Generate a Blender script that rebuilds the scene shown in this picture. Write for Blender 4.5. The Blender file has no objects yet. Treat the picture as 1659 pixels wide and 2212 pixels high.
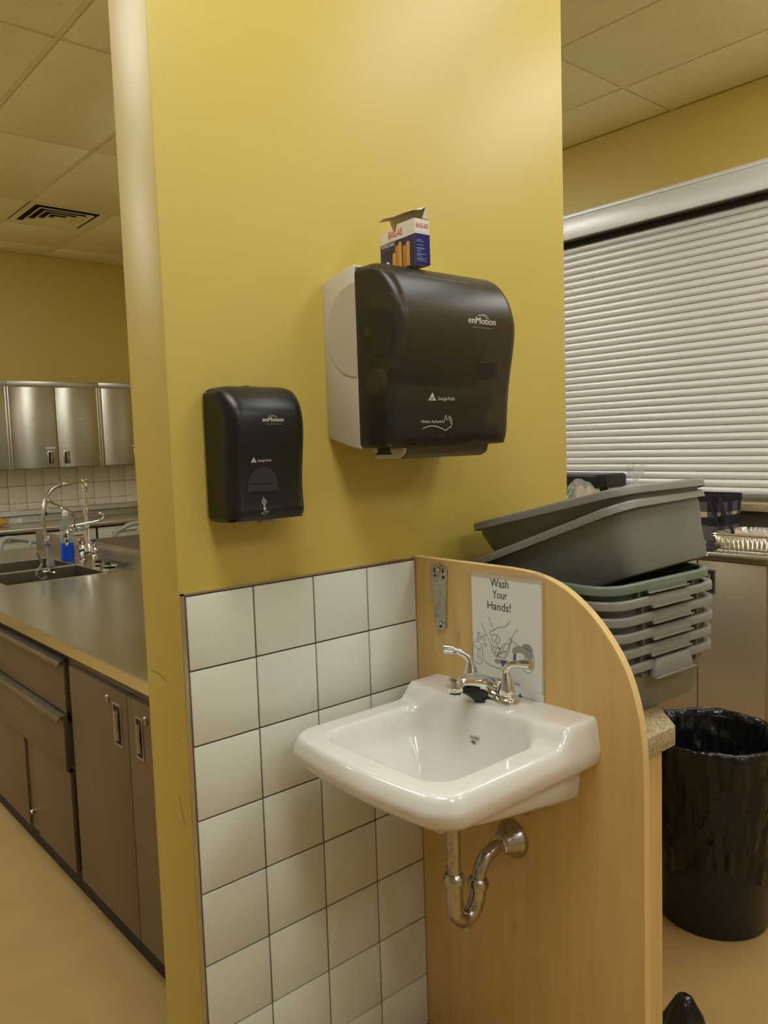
import bpy, bmesh, math, random
from mathutils import Vector, Matrix, noise
C = bpy.context.scene.collection
PI = math.pi
# ---------------------------------------------------------------- camera
cam_d = bpy.data.cameras.new('camera')
cam = bpy.data.objects.new('camera', cam_d)
C.objects.link(cam)
YAW, PITCH, ROLL = 0.7126149, -0.0853314, -0.0327188
_f0 = Vector((math.sin(YAW), math.cos(YAW), 0)); _r0 = Vector((math.cos(YAW), -math.sin(YAW), 0)); _u0 = Vector((0, 0, 1))
_f = _f0*math.cos(PITCH)+_u0*math.sin(PITCH); _u = _u0*math.cos(PITCH)-_f0*math.sin(PITCH)
_r = _r0*math.cos(ROLL)+_u*math.sin(ROLL); _u = _u*math.cos(ROLL)-_r0*math.sin(ROLL)
_m = Matrix((_r, _u, -_f)).transposed().to_4x4()
_m.translation = Vector((-1.33868, -1.4417, 1.51))
cam.matrix_world = _m
cam_d.sensor_fit = 'VERTICAL'; cam_d.sensor_height = 24.0
cam_d.lens = 1728.09*24.0/2212.0
cam_d.clip_start = 0.02
sc = bpy.context.scene
sc.camera = cam
# ---------------------------------------------------------------- world, exposure
w = bpy.data.worlds.new('world'); sc.world = w; w.use_nodes = True
w.node_tree.nodes['Background'].inputs[0].default_value = (1.0, .85, .6, 1)
w.node_tree.nodes['Background'].inputs[1].default_value = 0.02
sc.view_settings.view_transform = 'Standard'; sc.view_settings.look = 'None'
sc.view_settings.exposure = 0.0; sc.view_settings.gamma = 1.0
sc.view_settings.use_curve_mapping = False
LAMP_COL = (.97, 1.0, 1.02)
LAMP_POWER = 15.8        # emission strength of the ceiling troffers' diffusers
# the lit troffers of the room and the unseen fill panels added to them, (x, y, relative strength): centre of a 2 ft by 4 ft cell in the ceiling grid
TROFFERS = [(.915, -.88, .42), (2.115, -.88, .50), (-.915, -.88, .76), (-1.525, 1.54, .72), (-2.745, 3.9, 2.1), (.915, -3.3, .58), (1.515, 2.73, .65), (-.915, -3.3, .66)]  # entries behind the camera and behind the partition are added, unseen fill
# ---------------------------------------------------------------- helpers
def new_mat(name, col, rough=.5, metal=0.0, spec=.5, coat=0.0, trans=0.0, ior=1.45, emis=None, estr=0, alpha=1.0):
    m = bpy.data.materials.new(name); m.use_nodes = True
    b = m.node_tree.nodes['Principled BSDF']
    b.inputs['Base Color'].default_value = (*col, 1); b.inputs['Roughness'].default_value = rough
    b.inputs['Metallic'].default_value = metal; b.inputs['Specular IOR Level'].default_value = spec
    b.inputs['Coat Weight'].default_value = coat; b.inputs['Transmission Weight'].default_value = trans
    b.inputs['IOR'].default_value = ior; b.inputs['Alpha'].default_value = alpha
    if emis: b.inputs['Emission Color'].default_value = (*emis, 1); b.inputs['Emission Strength'].default_value = estr
    return m
def noise_mix(m, col2, scale=(20, 20, 20), detail=3, lo=.35, hi=.65, inp='Base Color', rot=None):
    """vary the base colour with object-space noise"""
    nt = m.node_tree; b = nt.nodes['Principled BSDF']
    tc = nt.nodes.new('ShaderNodeNewGeometry'); mp = nt.nodes.new('ShaderNodeMapping'); mp.inputs['Scale'].default_value = scale
    nz = nt.nodes.new('ShaderNodeTexNoise'); nz.inputs['Scale'].default_value = 1; nz.inputs['Detail'].default_value = detail
    cr = nt.nodes.new('ShaderNodeMapRange'); cr.inputs[1].default_value = lo; cr.inputs[2].default_value = hi
    nt.links.new(tc.outputs['Position'], mp.inputs['Vector']); nt.links.new(mp.outputs[0], nz.inputs['Vector'])
    nt.links.new(nz.outputs['Fac'], cr.inputs[0])
    if inp == 'Base Color':
        mx = nt.nodes.new('ShaderNodeMix'); mx.data_type = 'RGBA'
        src = b.inputs['Base Color']
        if src.is_linked: nt.links.new(src.links[0].from_socket, mx.inputs[6])
        else: mx.inputs[6].default_value = src.default_value
        mx.inputs[7].default_value = (*col2, 1)
        nt.links.new(cr.outputs[0], mx.inputs[0]); nt.links.new(mx.outputs[2], src)
    else:
        cr.inputs[3].default_value, cr.inputs[4].default_value = col2
        nt.links.new(cr.outputs[0], b.inputs[inp])
    return m
def bump(m, scale=(200, 200, 200), strength=.1, dist=.001, detail=2):
    nt = m.node_tree; b = nt.nodes['Principled BSDF']
    tc = nt.nodes.new('ShaderNodeNewGeometry'); mp = nt.nodes.new('ShaderNodeMapping'); mp.inputs['Scale'].default_value = scale
    nz = nt.nodes.new('ShaderNodeTexNoise'); nz.inputs['Scale'].default_value = 1; nz.inputs['Detail'].default_value = detail
    bp = nt.nodes.new('ShaderNodeBump'); bp.inputs['Strength'].default_value = strength; bp.inputs['Distance'].default_value = dist
    nt.links.new(tc.outputs['Position'], mp.inputs['Vector']); nt.links.new(mp.outputs[0], nz.inputs['Vector'])
    nt.links.new(nz.outputs['Fac'], bp.inputs['Height']); nt.links.new(bp.outputs[0], b.inputs['Normal'])
    return m
WL = {}
def wl(o):
    return WL.get(o.name, Vector((0, 0, 0))) if o else Vector((0, 0, 0))
def finish(me, bev=0.0, smooth=True, ang=38):
    bm = bmesh.new(); bm.from_mesh(me)
    bmesh.ops.remove_doubles(bm, verts=bm.verts, dist=1e-6)
    bmesh.ops.recalc_face_normals(bm, faces=bm.faces)
    if bev > 0:
        es = [e for e in bm.edges if len(e.link_faces) == 2 and e.calc_face_angle(0) > math.radians(35)]
        bmesh.ops.bevel(bm, geom=es, offset=bev, segments=2, affect='EDGES', profile=.5, clamp_overlap=True)
    for f in bm.faces: f.smooth = smooth
    bm.to_mesh(me); bm.free()
    if smooth: me.set_sharp_from_angle(angle=math.radians(ang))
class MB:
    def __init__(s): s.v = []; s.f = []; s.mi = []
    def add(s, vs, fs, mi=0):
        o = len(s.v); s.v += [tuple(p) for p in vs]; s.f += [tuple(i+o for i in f) for f in fs]; s.mi += [mi]*len(fs); return s
    def box(s, x0, x1, y0, y1, z0, z1, mi=0):
        return s.add([(x0, y0, z0), (x1, y0, z0), (x1, y1, z0), (x0, y1, z0), (x0, y0, z1), (x1, y0, z1), (x1, y1, z1), (x0, y1, z1)],
                     [(0, 3, 2, 1), (4, 5, 6, 7), (0, 1, 5, 4), (1, 2, 6, 5), (2, 3, 7, 6), (3, 0, 4, 7)], mi)
    def prism(s, poly, ax, a0, a1, mi=0):
        """extrude a 2D polygon along axis ax from a0 to a1 (ax 'x': poly is (y,z); 'y': (x,z); 'z': (x,y))"""
        def P(p, a): return (a, p[0], p[1]) if ax == 'x' else ((p[0], a, p[1]) if ax == 'y' else (p[0], p[1], a))
        n = len(poly); vs = [P(p, a0) for p in poly]+[P(p, a1) for p in poly]
        return s.add(vs, [tuple(range(n))[::-1], tuple(range(n, 2*n))]+[(i, (i+1) % n, n+(i+1) % n, n+i) for i in range(n)], mi)
    def loft(s, rings, cap0=True, cap1=True, closed=True, mi=0):
        n = len(rings[0]); vs = [p for r in rings for p in r]; fs = []
        for k in range(len(rings)-1):
            for i in range(n if closed else n-1):
                j = (i+1) % n; fs.append((k*n+i, k*n+j, (k+1)*n+j, (k+1)*n+i))
        if cap0: fs.append(tuple(range(n))[::-1])
        if cap1: fs.append(tuple((len(rings)-1)*n+i for i in range(n)))
        return s.add(vs, fs, mi)
    def tube(s, pts, r, n=12, mi=0, caps=True):
        pts = [Vector(p) for p in pts]; N = len(pts); rs = r if isinstance(r, (list, tuple)) else [r]*N
        T = [(pts[min(i+1, N-1)]-pts[max(i-1, 0)]).normalized() for i in range(N)]
        up = Vector((0, 0, 1)) if abs(T[0].z) < .9 else Vector((1, 0, 0))
        nrm = T[0].cross(up).normalized(); rings = []
        for i in range(N):
            nrm = (nrm-T[i]*nrm.dot(T[i])).normalized(); b = T[i].cross(nrm)
            rings.append([pts[i]+(nrm*math.cos(2*PI*k/n)+b*math.sin(2*PI*k/n))*rs[i] for k in range(n)])
        return s.loft(rings, caps, caps, mi=mi)
    def lathe(s, prof, c, axis=(0, 0, 1), n=24, mi=0, caps=True):
        """prof: list of (radius, distance along axis)"""
        a = Vector(axis).normalized(); u = a.cross(Vector((0, 0, 1)) if abs(a.z) < .9 else Vector((1, 0, 0))).normalized(); v = a.cross(u); c = Vector(c)
        return s.loft([[c+a*h+(u*math.cos(2*PI*k/n)+v*math.sin(2*PI*k/n))*max(r, 1e-5) for k in range(n)] for r, h in prof], caps, caps, mi=mi)
    def ball(s, c, r, n=14, m=9, mi=0):
        rx, ry, rz = r if isinstance(r, (tuple, list)) else (r, r, r)
        return s.loft([[(c[0]+rx*math.sin(t)*math.cos(2*PI*k/n), c[1]+ry*math.sin(t)*math.sin(2*PI*k/n), c[2]+rz*math.cos(t)) for k in range(n)]
                       for t in [max(.001, min(PI-.001, PI*i/m)) for i in range(m+1)]], mi=mi)
    def build(s, name, mat, parent=None, bev=0.0, smooth=True, ang=38, label=None, kind=None):
        o0 = wl(parent); me = bpy.data.meshes.new(name)
        me.from_pydata([tuple(Vector(p)-o0) for p in s.v], [], s.f)
        mats = mat if isinstance(mat, (list, tuple)) else [mat]
        for m in mats: me.materials.append(m)
        if len(mats) > 1:
            for p, i in zip(me.polygons, s.mi): p.material_index = i
        finish(me, bev, smooth, ang)
        o = bpy.data.objects.new(name, me); C.objects.link(o)
        if parent: o.parent = parent
        WL[o.name] = o0.copy()
        if label: o['label'] = label
        if kind: o['kind'] = kind
        return o
def thing(name, label, cat, loc=(0, 0, 0), group=None):
    o = bpy.data.objects.new(name, None); C.objects.link(o); o.location = loc
    o.empty_display_size = .05
    o['label'] = label; o['category'] = cat
    if group: o['group'] = group
    WL[o.name] = Vector(loc); return o
def tag(o, label, cat, group=None):
    o['label'] = label; o['category'] = cat
    if group: o['group'] = group
    return o
def structure(o): o['kind'] = 'structure'; return o
def copy_tree(o, parent=None):
    c = o.copy(); C.objects.link(c)
    if parent: c.parent = parent
    for ch in list(o.children): copy_tree(ch, c)
    return c
def piece(mesh_src, name, parent, loc):
    """a repeat of a part that shares mesh data"""
    o = bpy.data.objects.new(name, mesh_src.data); C.objects.link(o); o.parent = parent; o.location = Vector(loc); return o
def rrect(cx, cy, hx, hy, r, z, n=6, f=None):
    """rounded rectangle ring in the xy plane"""
    r = min(r, hx*.999, hy*.999); out = []
    for (sx, sy, a0) in ((1, 1, 0), (-1, 1, PI/2), (-1, -1, PI), (1, -1, 1.5*PI)):
        for k in range(n+1):
            a = a0+PI/2*k/n; out.append((cx+sx*(hx-r)+r*math.cos(a), cy+sy*(hy-r)+r*math.sin(a), z))
    return out
def smooth_pts(pts, sub=6):
    """Catmull-Rom through the points"""
    P = [Vector(p) for p in pts]; out = []
    for i in range(len(P)-1):
        p0 = P[max(i-1, 0)]; p1 = P[i]; p2 = P[i+1]; p3 = P[min(i+2, len(P)-1)]
        for k in range(sub):
            t = k/sub; out.append(.5*((2*p1)+(p2-p0)*t+(2*p0-5*p1+4*p2-p3)*t*t+(3*p1-p0-3*p2+p3)*t**3))
    out.append(P[-1]); return out
def text_obj(body, fmap, a0, b0, width, height, mat, parent, name='lettering', offset=0.0, shear=0.0, label=None):
    """lettering as real flat geometry: text fitted to width x height (cap height), laid on a surface by fmap(a,b)->xyz"""
    cu = bpy.data.curves.new('t', 'FONT'); cu.body = body; cu.offset = offset; cu.shear = shear; cu.resolution_u = 3
    to = bpy.data.objects.new('t', cu); C.objects.link(to)
    dg = bpy.context.evaluated_depsgraph_get(); me = bpy.data.meshes.new_from_object(to.evaluated_get(dg))
    bpy.data.objects.remove(to)
    xs = [v.co.x for v in me.vertices]; x0 = min(xs); sx = width/(max(xs)-x0); sy = height/.70
    o0 = wl(parent)
    for v in me.vertices:
        v.co = Vector(fmap(a0+(v.co.x-x0)*sx, b0+v.co.y*sy))-o0
    me.name = name; me.materials.clear(); me.materials.append(mat)
    o = bpy.data.objects.new(name, me); C.objects.link(o); o.parent = parent; WL[o.name] = o0.copy()
    if label: o['label'] = label
    return o
def ribbon(mb, pts, w, fmap, closed=False):
    """a drawn line: flat ribbon along 2D points"""
    P = [Vector((p[0], p[1])) for p in pts]; n = len(P); L = []
    for i in range(n):
        a = P[max(i-1, 0)]; b = P[min(i+1, n-1)]
        if closed and i in (0, n-1): a = P[n-2]; b = P[1]
        d = (b-a); d = d.normalized() if d.length > 1e-9 else Vector((1, 0)); q = Vector((-d.y, d.x))*w/2
        L.append((P[i]+q, P[i]-q))
    vs = [fmap(*p) for pr in L for p in pr]
    mb.add(vs, [(2*i, 2*i+1, 2*i+3, 2*i+2) for i in range(n-1)])
def poly2(mb, pts, fmap): mb.add([fmap(*p) for p in pts], [tuple(range(len(pts)))])
# ---------------------------------------------------------------- materials
M = {}
M['yellow'] = bump(new_mat('yellow wall paint', (.58, .44, .092), .42, spec=.5), (260, 260, 260), .12, .0006)
M['ceil'] = bump(noise_mix(new_mat('ceiling tile', (.93, .83, .44), .9), (.86, .77, .40), (90, 90, 90)), (300, 300, 300), .4, .002)
M['grid'] = new_mat('ceiling grid', (.90, .80, .43), .6)
M['floor'] = noise_mix(bump(new_mat('sheet floor', (.42, .275, .095), .6), (150, 150, 150), .08), (.385, .25, .085), (6, 6, 6))
M['tile'] = new_mat('glazed white wall tile', (.71, .72, .62), .16, spec=.5, coat=.25)
M['tile2'] = new_mat('cream splash tile', (.72, .66, .50), .25)
M['grout'] = new_mat('grout', (.16, .115, .065), .9)
M['trimmetal'] = new_mat('tile edge trim', (.55, .5, .42), .3, 1)
M['maple'] = noise_mix(noise_mix(new_mat('maple laminate', (.70, .475, .185), .42), (.65, .43, .155), (40, 40, 3.0), 4, .38, .66), (.57, .36, .125), (25, 25, 8), 2, .66, .78)
M['mapleedge'] = new_mat('maple edge band', (.76, .53, .22), .5)
M['porcelain'] = new_mat('white porcelain', (.78, .755, .70), .09, spec=.55, coat=.6)
M['chrome'] = new_mat('chrome', (.78, .77, .74), .06, 1)
M['oldchrome'] = noise_mix(noise_mix(new_mat('tarnished chrome', (.50, .46, .40), .2, 1), (.30, .24, .17), (70, 70, 40), 4, .5, .75), (.12, .35), (60, 60, 60), inp='Roughness')
M['steel'] = noise_mix(bump(new_mat('brushed stainless', (.50, .47, .42), .33, 1), (8, 400, 400), .05, .0004), (.40, .37, .32), (3, 3, 3))
M['steeltop'] = noise_mix(new_mat('worktop stainless', (.70, .68, .58), .2, 1), (.20, .27), (5, 1.2, 5), 2, inp='Roughness')
M['steelface'] = noise_mix(new_mat('cabinet stainless', (.21, .165, .11), .42, .75), (.18, .14, .095), (2, 2, 2))
M['steelface2'] = noise_mix(new_mat('wall cabinet stainless', (.60, .57, .48), .33, 1), (.54, .51, .42), (2.0, 2, 2))
M['dark'] = new_mat('dark shadow gap', (.02, .015, .01), .8)
M['kick'] = new_mat('dark kick board', (.025, .018, .012), .7)
M['steelface3'] = noise_mix(new_mat('right-hand cabinet stainless', (.52, .45, .33), .42, .7), (.46, .40, .29), (2, 2, 2))
M['bowl'] = new_mat('sink bowl steel', (.30, .28, .24), .35, 1)
M['shell'] = new_mat('off-white plastic', (.62, .58, .48), .45)
M['shell2'] = new_mat('off-white plastic disc', (.55, .51, .40), .5)
M['black'] = new_mat('black plastic', (.011, .012, .011), .32, spec=.5)
M['blackgloss'] = new_mat('black bag film', (.008, .008, .008), .17, spec=.5)
M['blackmatte'] = new_mat('black fabric', (.012, .013, .018), .8)
M['print'] = new_mat('silver print', (.62, .60, .53), .5)
M['printdim'] = new_mat('dim silver print', (.35, .33, .28), .5)
M['ghost'] = new_mat('dark relief plaque', (.03, .033, .03), .35)
M['white'] = new_mat('white plastic', (.75, .72, .65), .4)
M['paper'] = new_mat('laminated paper', (.80, .80, .74), .22, coat=.5)
M['flap'] = new_mat('brown translucent flap', (.12, .09, .055), .35)
M['towel'] = new_mat('paper towel', (.66, .60, .47), .9)
M['blue core'] = new_mat('blue core', (.03, .06, .16), .4)
M['greyplastic'] = new_mat('grey inner plastic', (.2, .19, .17), .5)
M['ink'] = new_mat('black ink', (.015, .014, .014), .5)
M['inkgrey'] = new_mat('grey ink', (.09, .085, .08), .5)
M['inkblue'] = new_mat('blue ink', (.10, .10, .30), .5)
M['inkfill'] = new_mat('pale grey ink', (.36, .35, .34), .5)
M['teal'] = new_mat('teal ink', (.02, .14, .25), .5)
M['tape'] = new_mat('clear tape', (.72, .56, .34), .15, alpha=.28)
M['granite'] = noise_mix(noise_mix(new_mat('speckled laminate', (.44, .34, .18), .35), (.16, .11, .05), (230, 230, 230), 2, .56, .60), (.66, .58, .38), (260, 260, 260), 2, .60, .64)
M['bin'] = noise_mix(new_mat('grey polyethylene', (.19, .185, .155), .34), (.165, .16, .135), (9, 9, 9))
M['bingreen'] = new_mat('grey-green polyethylene', (.14, .175, .13), .34)
M['binlight'] = new_mat('lighter grey polyethylene', (.235, .22, .19), .34)
M['shutter'] = new_mat('aluminium slat', (.84, .82, .76), .33, .15)
M['shutterdark'] = new_mat('shutter bottom bar', (.22, .20, .16), .4, .6)
M['fascia'] = new_mat('shutter fascia metal', (.80, .80, .77), .35, .2)
M['foil'] = bump(new_mat('foil', (.80, .77, .70), .22, 1), (60, 60, 60), .3, .004)
M['bun'] = noise_mix(new_mat('pale bun', (.72, .55, .30), .7), (.62, .42, .18), (20, 20, 20))
M['loaf'] = new_mat('golden loaf', (.62, .33, .05), .4)
M['red'] = new_mat('red plastic', (.5, .03, .015), .4)
M['bluecap'] = new_mat('blue index cap', (.02, .03, .20), .3)
M['redcap'] = new_mat('red index cap', (.55, .08, .04), .3)
M['bluesoap'] = new_mat('blue detergent', (.005, .07, .62), .12, spec=.5)
M['grip'] = new_mat('grey rubber grip', (.21, .20, .17), .5)
M['cartgrey'] = new_mat('pale grey plastic', (.34, .33, .28), .4)
M['outlet'] = new_mat('outlet plate', (.70, .64, .50), .4)
M['boxwhite'] = new_mat('white card', (.74, .70, .62), .4)
M['boxnavy'] = new_mat('navy card print', (.008, .01, .13), .35)
M['boxnavy2'] = new_mat('navy print', (.035, .03, .075), .35)
M['boxred'] = new_mat('red print', (.62, .06, .015), .4)
M['boxtan'] = new_mat('tan print', (.52, .22, .03), .4)
M['boxtan2'] = new_mat('light tan print', (.62, .33, .10), .4)
M['boxyellow'] = new_mat('yellow print', (.8, .65, .01), .4)
M['boxinside'] = new_mat('raw card', (.62, .55, .42), .8)
M['paleblue'] = new_mat('pale blue print', (.25, .28, .42), .5)
M['plaid1'] = new_mat('plaid charcoal', (.018, .018, .026), .9)
M['plaid2'] = new_mat('plaid grey', (.10, .085, .085), .9)
M['plaid3'] = new_mat('plaid cream', (.50, .41, .26), .9)
M['green'] = new_mat('green print', (.02, .25, .06), .5)
M['blueprint'] = new_mat('blue print', (.08, .16, .42), .5)
M['steelface2'].node_tree.nodes['Principled BSDF'].inputs['Anisotropic'].default_value = .9
M['steelface2'].node_tree.nodes['Principled BSDF'].inputs['Anisotropic Rotation'].default_value = .25
M['greywall'] = new_mat('pale grey wall paint', (.50, .49, .45), .6)  # tone picked for the unseen walls so chrome reflects something neutral
def glassy(name, tint, gloss_col, fac, rough=.12):
    m = bpy.data.materials.new(name); m.use_nodes = True; nt = m.node_tree
    b = nt.nodes['Principled BSDF']; b.inputs['Base Color'].default_value = (*gloss_col, 1); b.inputs['Roughness'].default_value = rough
    t = nt.nodes.new('ShaderNodeBsdfTransparent'); t.inputs[0].default_value = (*tint, 1)
    mx = nt.nodes.new('ShaderNodeMixShader'); mx.inputs[0].default_value = fac
    nt.links.new(t.outputs[0], mx.inputs[1]); nt.links.new(b.outputs[0], mx.inputs[2])
    nt.links.new(mx.outputs[0], nt.nodes['Material Output'].inputs[0]); return m
M['smoke'] = glassy('smoked translucent plastic', (.52, .45, .35), (.040, .035, .027), .62, .30)
M['film'] = glassy('clear plastic film', (.93, .93, .93), (.75, .75, .72), .32, .12)
M['clearbottle'] = glassy('clear bottle plastic', (.80, .82, .80), (.55, .55, .5), .35, .1)
M['diffuser'] = new_mat('lit troffer diffuser', (.9, .85, .7), .5)
# ================================================================ SETTING
CZ = 3.287
X0, X1, Y0, Y1 = -4.6, 2.905, -4.5, 6.07
floor = structure(MB().box(X0, X1, Y0, Y1, -.05, 0).build('floor', M['floor']))
# ceiling: slab, tiles let down between grid bars
ceiling = structure(MB().box(X0, X1+.4, Y0, Y1, CZ+.02, CZ+.08).build('ceiling', M['grid']))
XL = [-4.6, -4.27, -3.66, -3.05, -2.44, -1.83, -1.22, -.61, 0.0, .61, 1.22, 1.81, 2.42, 2.905]
YL = [-4.5, -3.88, -2.69, -1.49, -.275, .93, 2.136, 3.33, 4.51, 5.70, 6.07]
for x in XL[1:-1]:
    MB().box(x-.012, x+.012, Y0, Y1, CZ, CZ+.019).build('grid_bar', M['grid'], ceiling)
for y in YL[1:-1]:
    MB().box(X0, X1, y-.012, y+.012, CZ+.0005, CZ+.0195).build('grid_bar', M['grid'], ceiling)
MB().box(.622, 1.208, 5.098, 5.122, CZ+.0005, CZ+.0195).build('grid_bar', M['grid'], ceiling)
trof = {(round(x, 2), round(y, 2)): s for x, y, s in TROFFERS}
tile_cache = {}
def ceiling_tile(xa, xb, ya, yb):
    w_, d_ = xb-xa-.030, yb-ya-.030; k = (round(w_, 4), round(d_, 4)); loc = ((xa+xb)/2, (ya+yb)/2, CZ-.005)
    if k not in tile_cache:
        o = MB().box(-w_/2, w_/2, -d_/2, d_/2, 0, .016).build('ceiling_tile', M['ceil'], None, bev=.003)
        o.parent = ceiling; o.location = loc; tile_cache[k] = o
    else: piece(tile_cache[k], 'ceiling_tile', ceiling, loc)
troffer_labels = ['lit recessed ceiling troffer above the space right of the washbasin', 'lit recessed ceiling troffer nearest the roller shutter', 'lit recessed ceiling troffer above the floor left of the washbasin',
                  'lit recessed ceiling troffer above the aisle beside the island', 'lit ceiling troffer near the back left wall cabinets', 'added unseen fill light in the ceiling behind the camera on the right',
                  'added unseen fill light in the ceiling over the far side of the island, behind the partition', 'added unseen fill light in the ceiling behind the camera on the left']
ti = 0
for i in range(len(XL)-1):
    for j in range(len(YL)-1):
        xa, xb, ya, yb = XL[i], XL[i+1], YL[j], YL[j+1]; cx, cy = (xa+xb)/2, (ya+yb)/2
        hit = [t for t in TROFFERS if xa < t[0] < xb and ya < t[1] < yb]
        if hit:
            t = thing('ceiling_light', troffer_labels[TROFFERS.index(hit[0])], 'light', (cx, cy, CZ), 'ceiling troffers')
            fr = MB()
            for a in ((xa+.013, xa+.035, ya+.013, yb-.013), (xb-.035, xb-.013, ya+.013, yb-.013), (xa+.035, xb-.035, ya+.013, ya+.035), (xa+.035, xb-.035, yb-.035, yb-.013)):
                fr.box(*a, CZ-.004, CZ+.018)
            fr.build('frame', M['grid'], t)
            dm = new_mat('diffuser light', (.85, .8, .7), .5, emis=LAMP_COL, estr=LAMP_POWER*hit[0][2])
            MB().box(xa+.035, xb-.035, ya+.035, yb-.035, CZ-.055, CZ+.016).build('diffuser', dm, t, bev=.015)  # lens shaped to hang below the grid so its sides brighten the ceiling
        elif abs(xa-.61) < .01 and abs(ya-4.51) < .01:
            ceiling_tile(xa, xb, 5.11, 5.70)
        else: ceiling_tile(xa, xb, ya, yb)
# air vent panel (louvred) in the cell x .61-1.22, y 4.51-5.11
vent = thing('ceiling_vent', 'square louvred air vent in the ceiling grid, dark stepped slots', 'vent', (.915, 4.81, CZ))
MB().box(.63, 1.20, 4.53, 5.09, CZ+.012, CZ+.018).build('backing', M['dark'], vent)
def vent_ring(h0, h1, z0, z1, name='louvre'):
    c0, c1 = .915, 4.81
    m = MB().loft([[(c0+sx*h, c1+sy*h, z) for sx, sy in ((-1, -1), (1, -1), (1, 1), (-1, 1))] for h, z in ((h0, z0), (h1, z1), (h1, z1+.004), (h0, z0+.004), (h0, z0))], False, False)
    m.build(name, M['grid'], vent, smooth=False)
vent_ring(.285, .235, CZ-.003, CZ+.002, 'frame')
for h in (.20, .145, .09): vent_ring(h, h-.03, CZ-.010, CZ+.008)
MB().box(.875, .955, 4.77, 4.85, CZ-.010, CZ-.006).build('centre_plate', M['grid'], vent)

# outer walls
wall_back = structure(MB().box(X0, X1+.4, Y1, Y1+.1, 0, CZ+.02).build('wall_back', M['yellow']))
structure(MB().box(X0-.1, X0, Y0, Y1, 0, CZ+.02).build('wall_left', M['greywall']))
structure(MB().box(X0, X1+.4, Y0-.1, Y0, 0, CZ+.02).build('wall_front', M['greywall']))
OY0, OY1, OZ0, OZ1 = -.75, 3.4, 1.095, 2.735    # opening with the roller shutter
wr = MB().box(X1, X1+.35, Y0, Y1, 0, OZ0).box(X1, X1+.35, Y0, Y1, OZ1+.150, CZ+.02).box(X1, X1+.35, Y0, OY0, OZ0, OZ1+.150).box(X1, X1+.35, OY1, Y1, OZ0, OZ1+.150)
wall_right = structure(wr.build('wall_right', M['yellow'], smooth=False))
door = structure(MB().box(X1-.03, X1+.001, -2.15, -.95, 0, 2.15).build('added_bright_door', M['white'], bev=.003))  # unseen white door, added so steel and chrome have something bright to reflect
MB().lathe([(.0, 0), (.022, 0), (.012, .01), (.012, .04), (.026, .05), (.026, .07), (0, .075)], (X1-.03, -1.05, 1.0), (-1, 0, 0)).build('added_door_knob', M['chrome'], door)
# partition with the tiled dado
wall_middle = structure(MB().box(-.63, .64, .006, .176, 0, CZ+.02).build('wall_middle', M['yellow'], bev=.004))
MB().box(-.622, .0, .001, .007, 0, 1.2235).build('grout_bed', M['grout'], wall_middle)
MB().box(-.6275, -.622, -.002, .007, 0, 1.2265).box(-.6275, .0, -.002, .007, 1.2235, 1.2265).build('tile_edging', M['trimmetal'], wall_middle)
TP = .155
tw = TP-.0034
def wall_tile(x, z, w_, h_, par, y, cache={}):
    k = (round(w_, 4), round(h_, 4), par.name)
    if k not in cache:
        o = MB().box(-w_/2, w_/2, 0, .006, -h_/2, h_/2).build('tile', M['tile'] if par is wall_middle else M['tile2'], None, bev=.0016)
        o.parent = par; o.location = (x, y, z); cache[k] = o; return o
    return piece(cache[k], 'tile', par, (x, y, z))
random.seed(4)
for c in range(4):
    for r in range(9):
        zt = 1.2215 if r == 0 else 1.07-(r-1)*TP
        zb = 1.07-r*TP if r else 1.07
        if r == 0: zb = 1.07
        if zb < .004: zb = .004
        if zt-zb < .02: continue
        o = wall_tile(-.0005-(3-c)*TP-TP/2, (zt+zb)/2, tw, zt-zb-.0034, wall_middle, -.0045)
        o.rotation_euler = (random.uniform(-1, 1)*.003, 0, random.uniform(-1, 1)*.003)
# scuffs in the paint of the partition end
sk = MB()
fe = lambda a, b: (-.6305, a, b)
ribbon(sk, [(.152, 1.047), (.120, 1.046), (.100, 1.041), (.078, 1.034)], .0016, fe)
ribbon(sk, [(.055, .80), (.045, .775), (.035, .745)], .0014, fe)
ribbon(sk, [(.045, .925), (.035, .918)], .0012, fe)
sk.build('scuff_marks', M['grout'], wall_middle, smooth=False)

# ================================================================ ROLLER SHUTTER in the right wall
sh = thing('roller_shutter', 'closed silver slatted roller shutter in the right-hand yellow wall', 'shutter', (X1+.1, 1.3, OZ0))
MB().box(X1-.014, X1+.012, OY0-.05, OY1+.05, OZ1, OZ1+.124).build('fascia', M['fascia'], sh, bev=.002)
MB().box(X1-.006, X1+.012, OY0-.05, OY1+.05, OZ1+.128, OZ1+.150).build('fascia_top_trim', M['fascia'], sh, bev=.0015)
MB().box(X1, X1+.012, OY0-.05, OY1+.05, OZ1+.124, OZ1+.128).build('fascia_gap', M['dark'], sh)
MB().box(X1+.012, X1+.32, OY0-.05, OY1+.05, OZ1+.002, OZ1+.02).build('soffit', M['shutterdark'], sh)
MB().box(X1+.075, X1+.085, OY0, OY1, OZ1-.03, OZ1+.004).build('brush_strip', M['dark'], sh)
SX = X1+.10
P_ = .0430
slat_prof = [(0, .0), (-.003, .0015), (-.0075, .010), (-.0088, .019), (-.0078, .029), (-.004, .0375), (-.001, .0400), (.0, .0405), (.004, .0405), (.004, 0)]
sp_mb = MB().prism([(a, b) for a, b in slat_prof], 'y', 0, 1)
z = 1.166; n = 0; slat0 = None
while z < OZ1:
    if slat0 is None:
        slat0 = MB().prism([(a, b) for a, b in slat_prof], 'y', OY0+.01, OY1-.01).build('slat', M['shutter'], None, ang=50)
        slat0.parent = sh; slat0.location = (SX-(X1+.1), -1.3, z-OZ0)
    else: piece(slat0, 'slat', sh, (SX-(X1+.1), -1.3, z-OZ0))
    z += P_; n += 1
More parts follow.
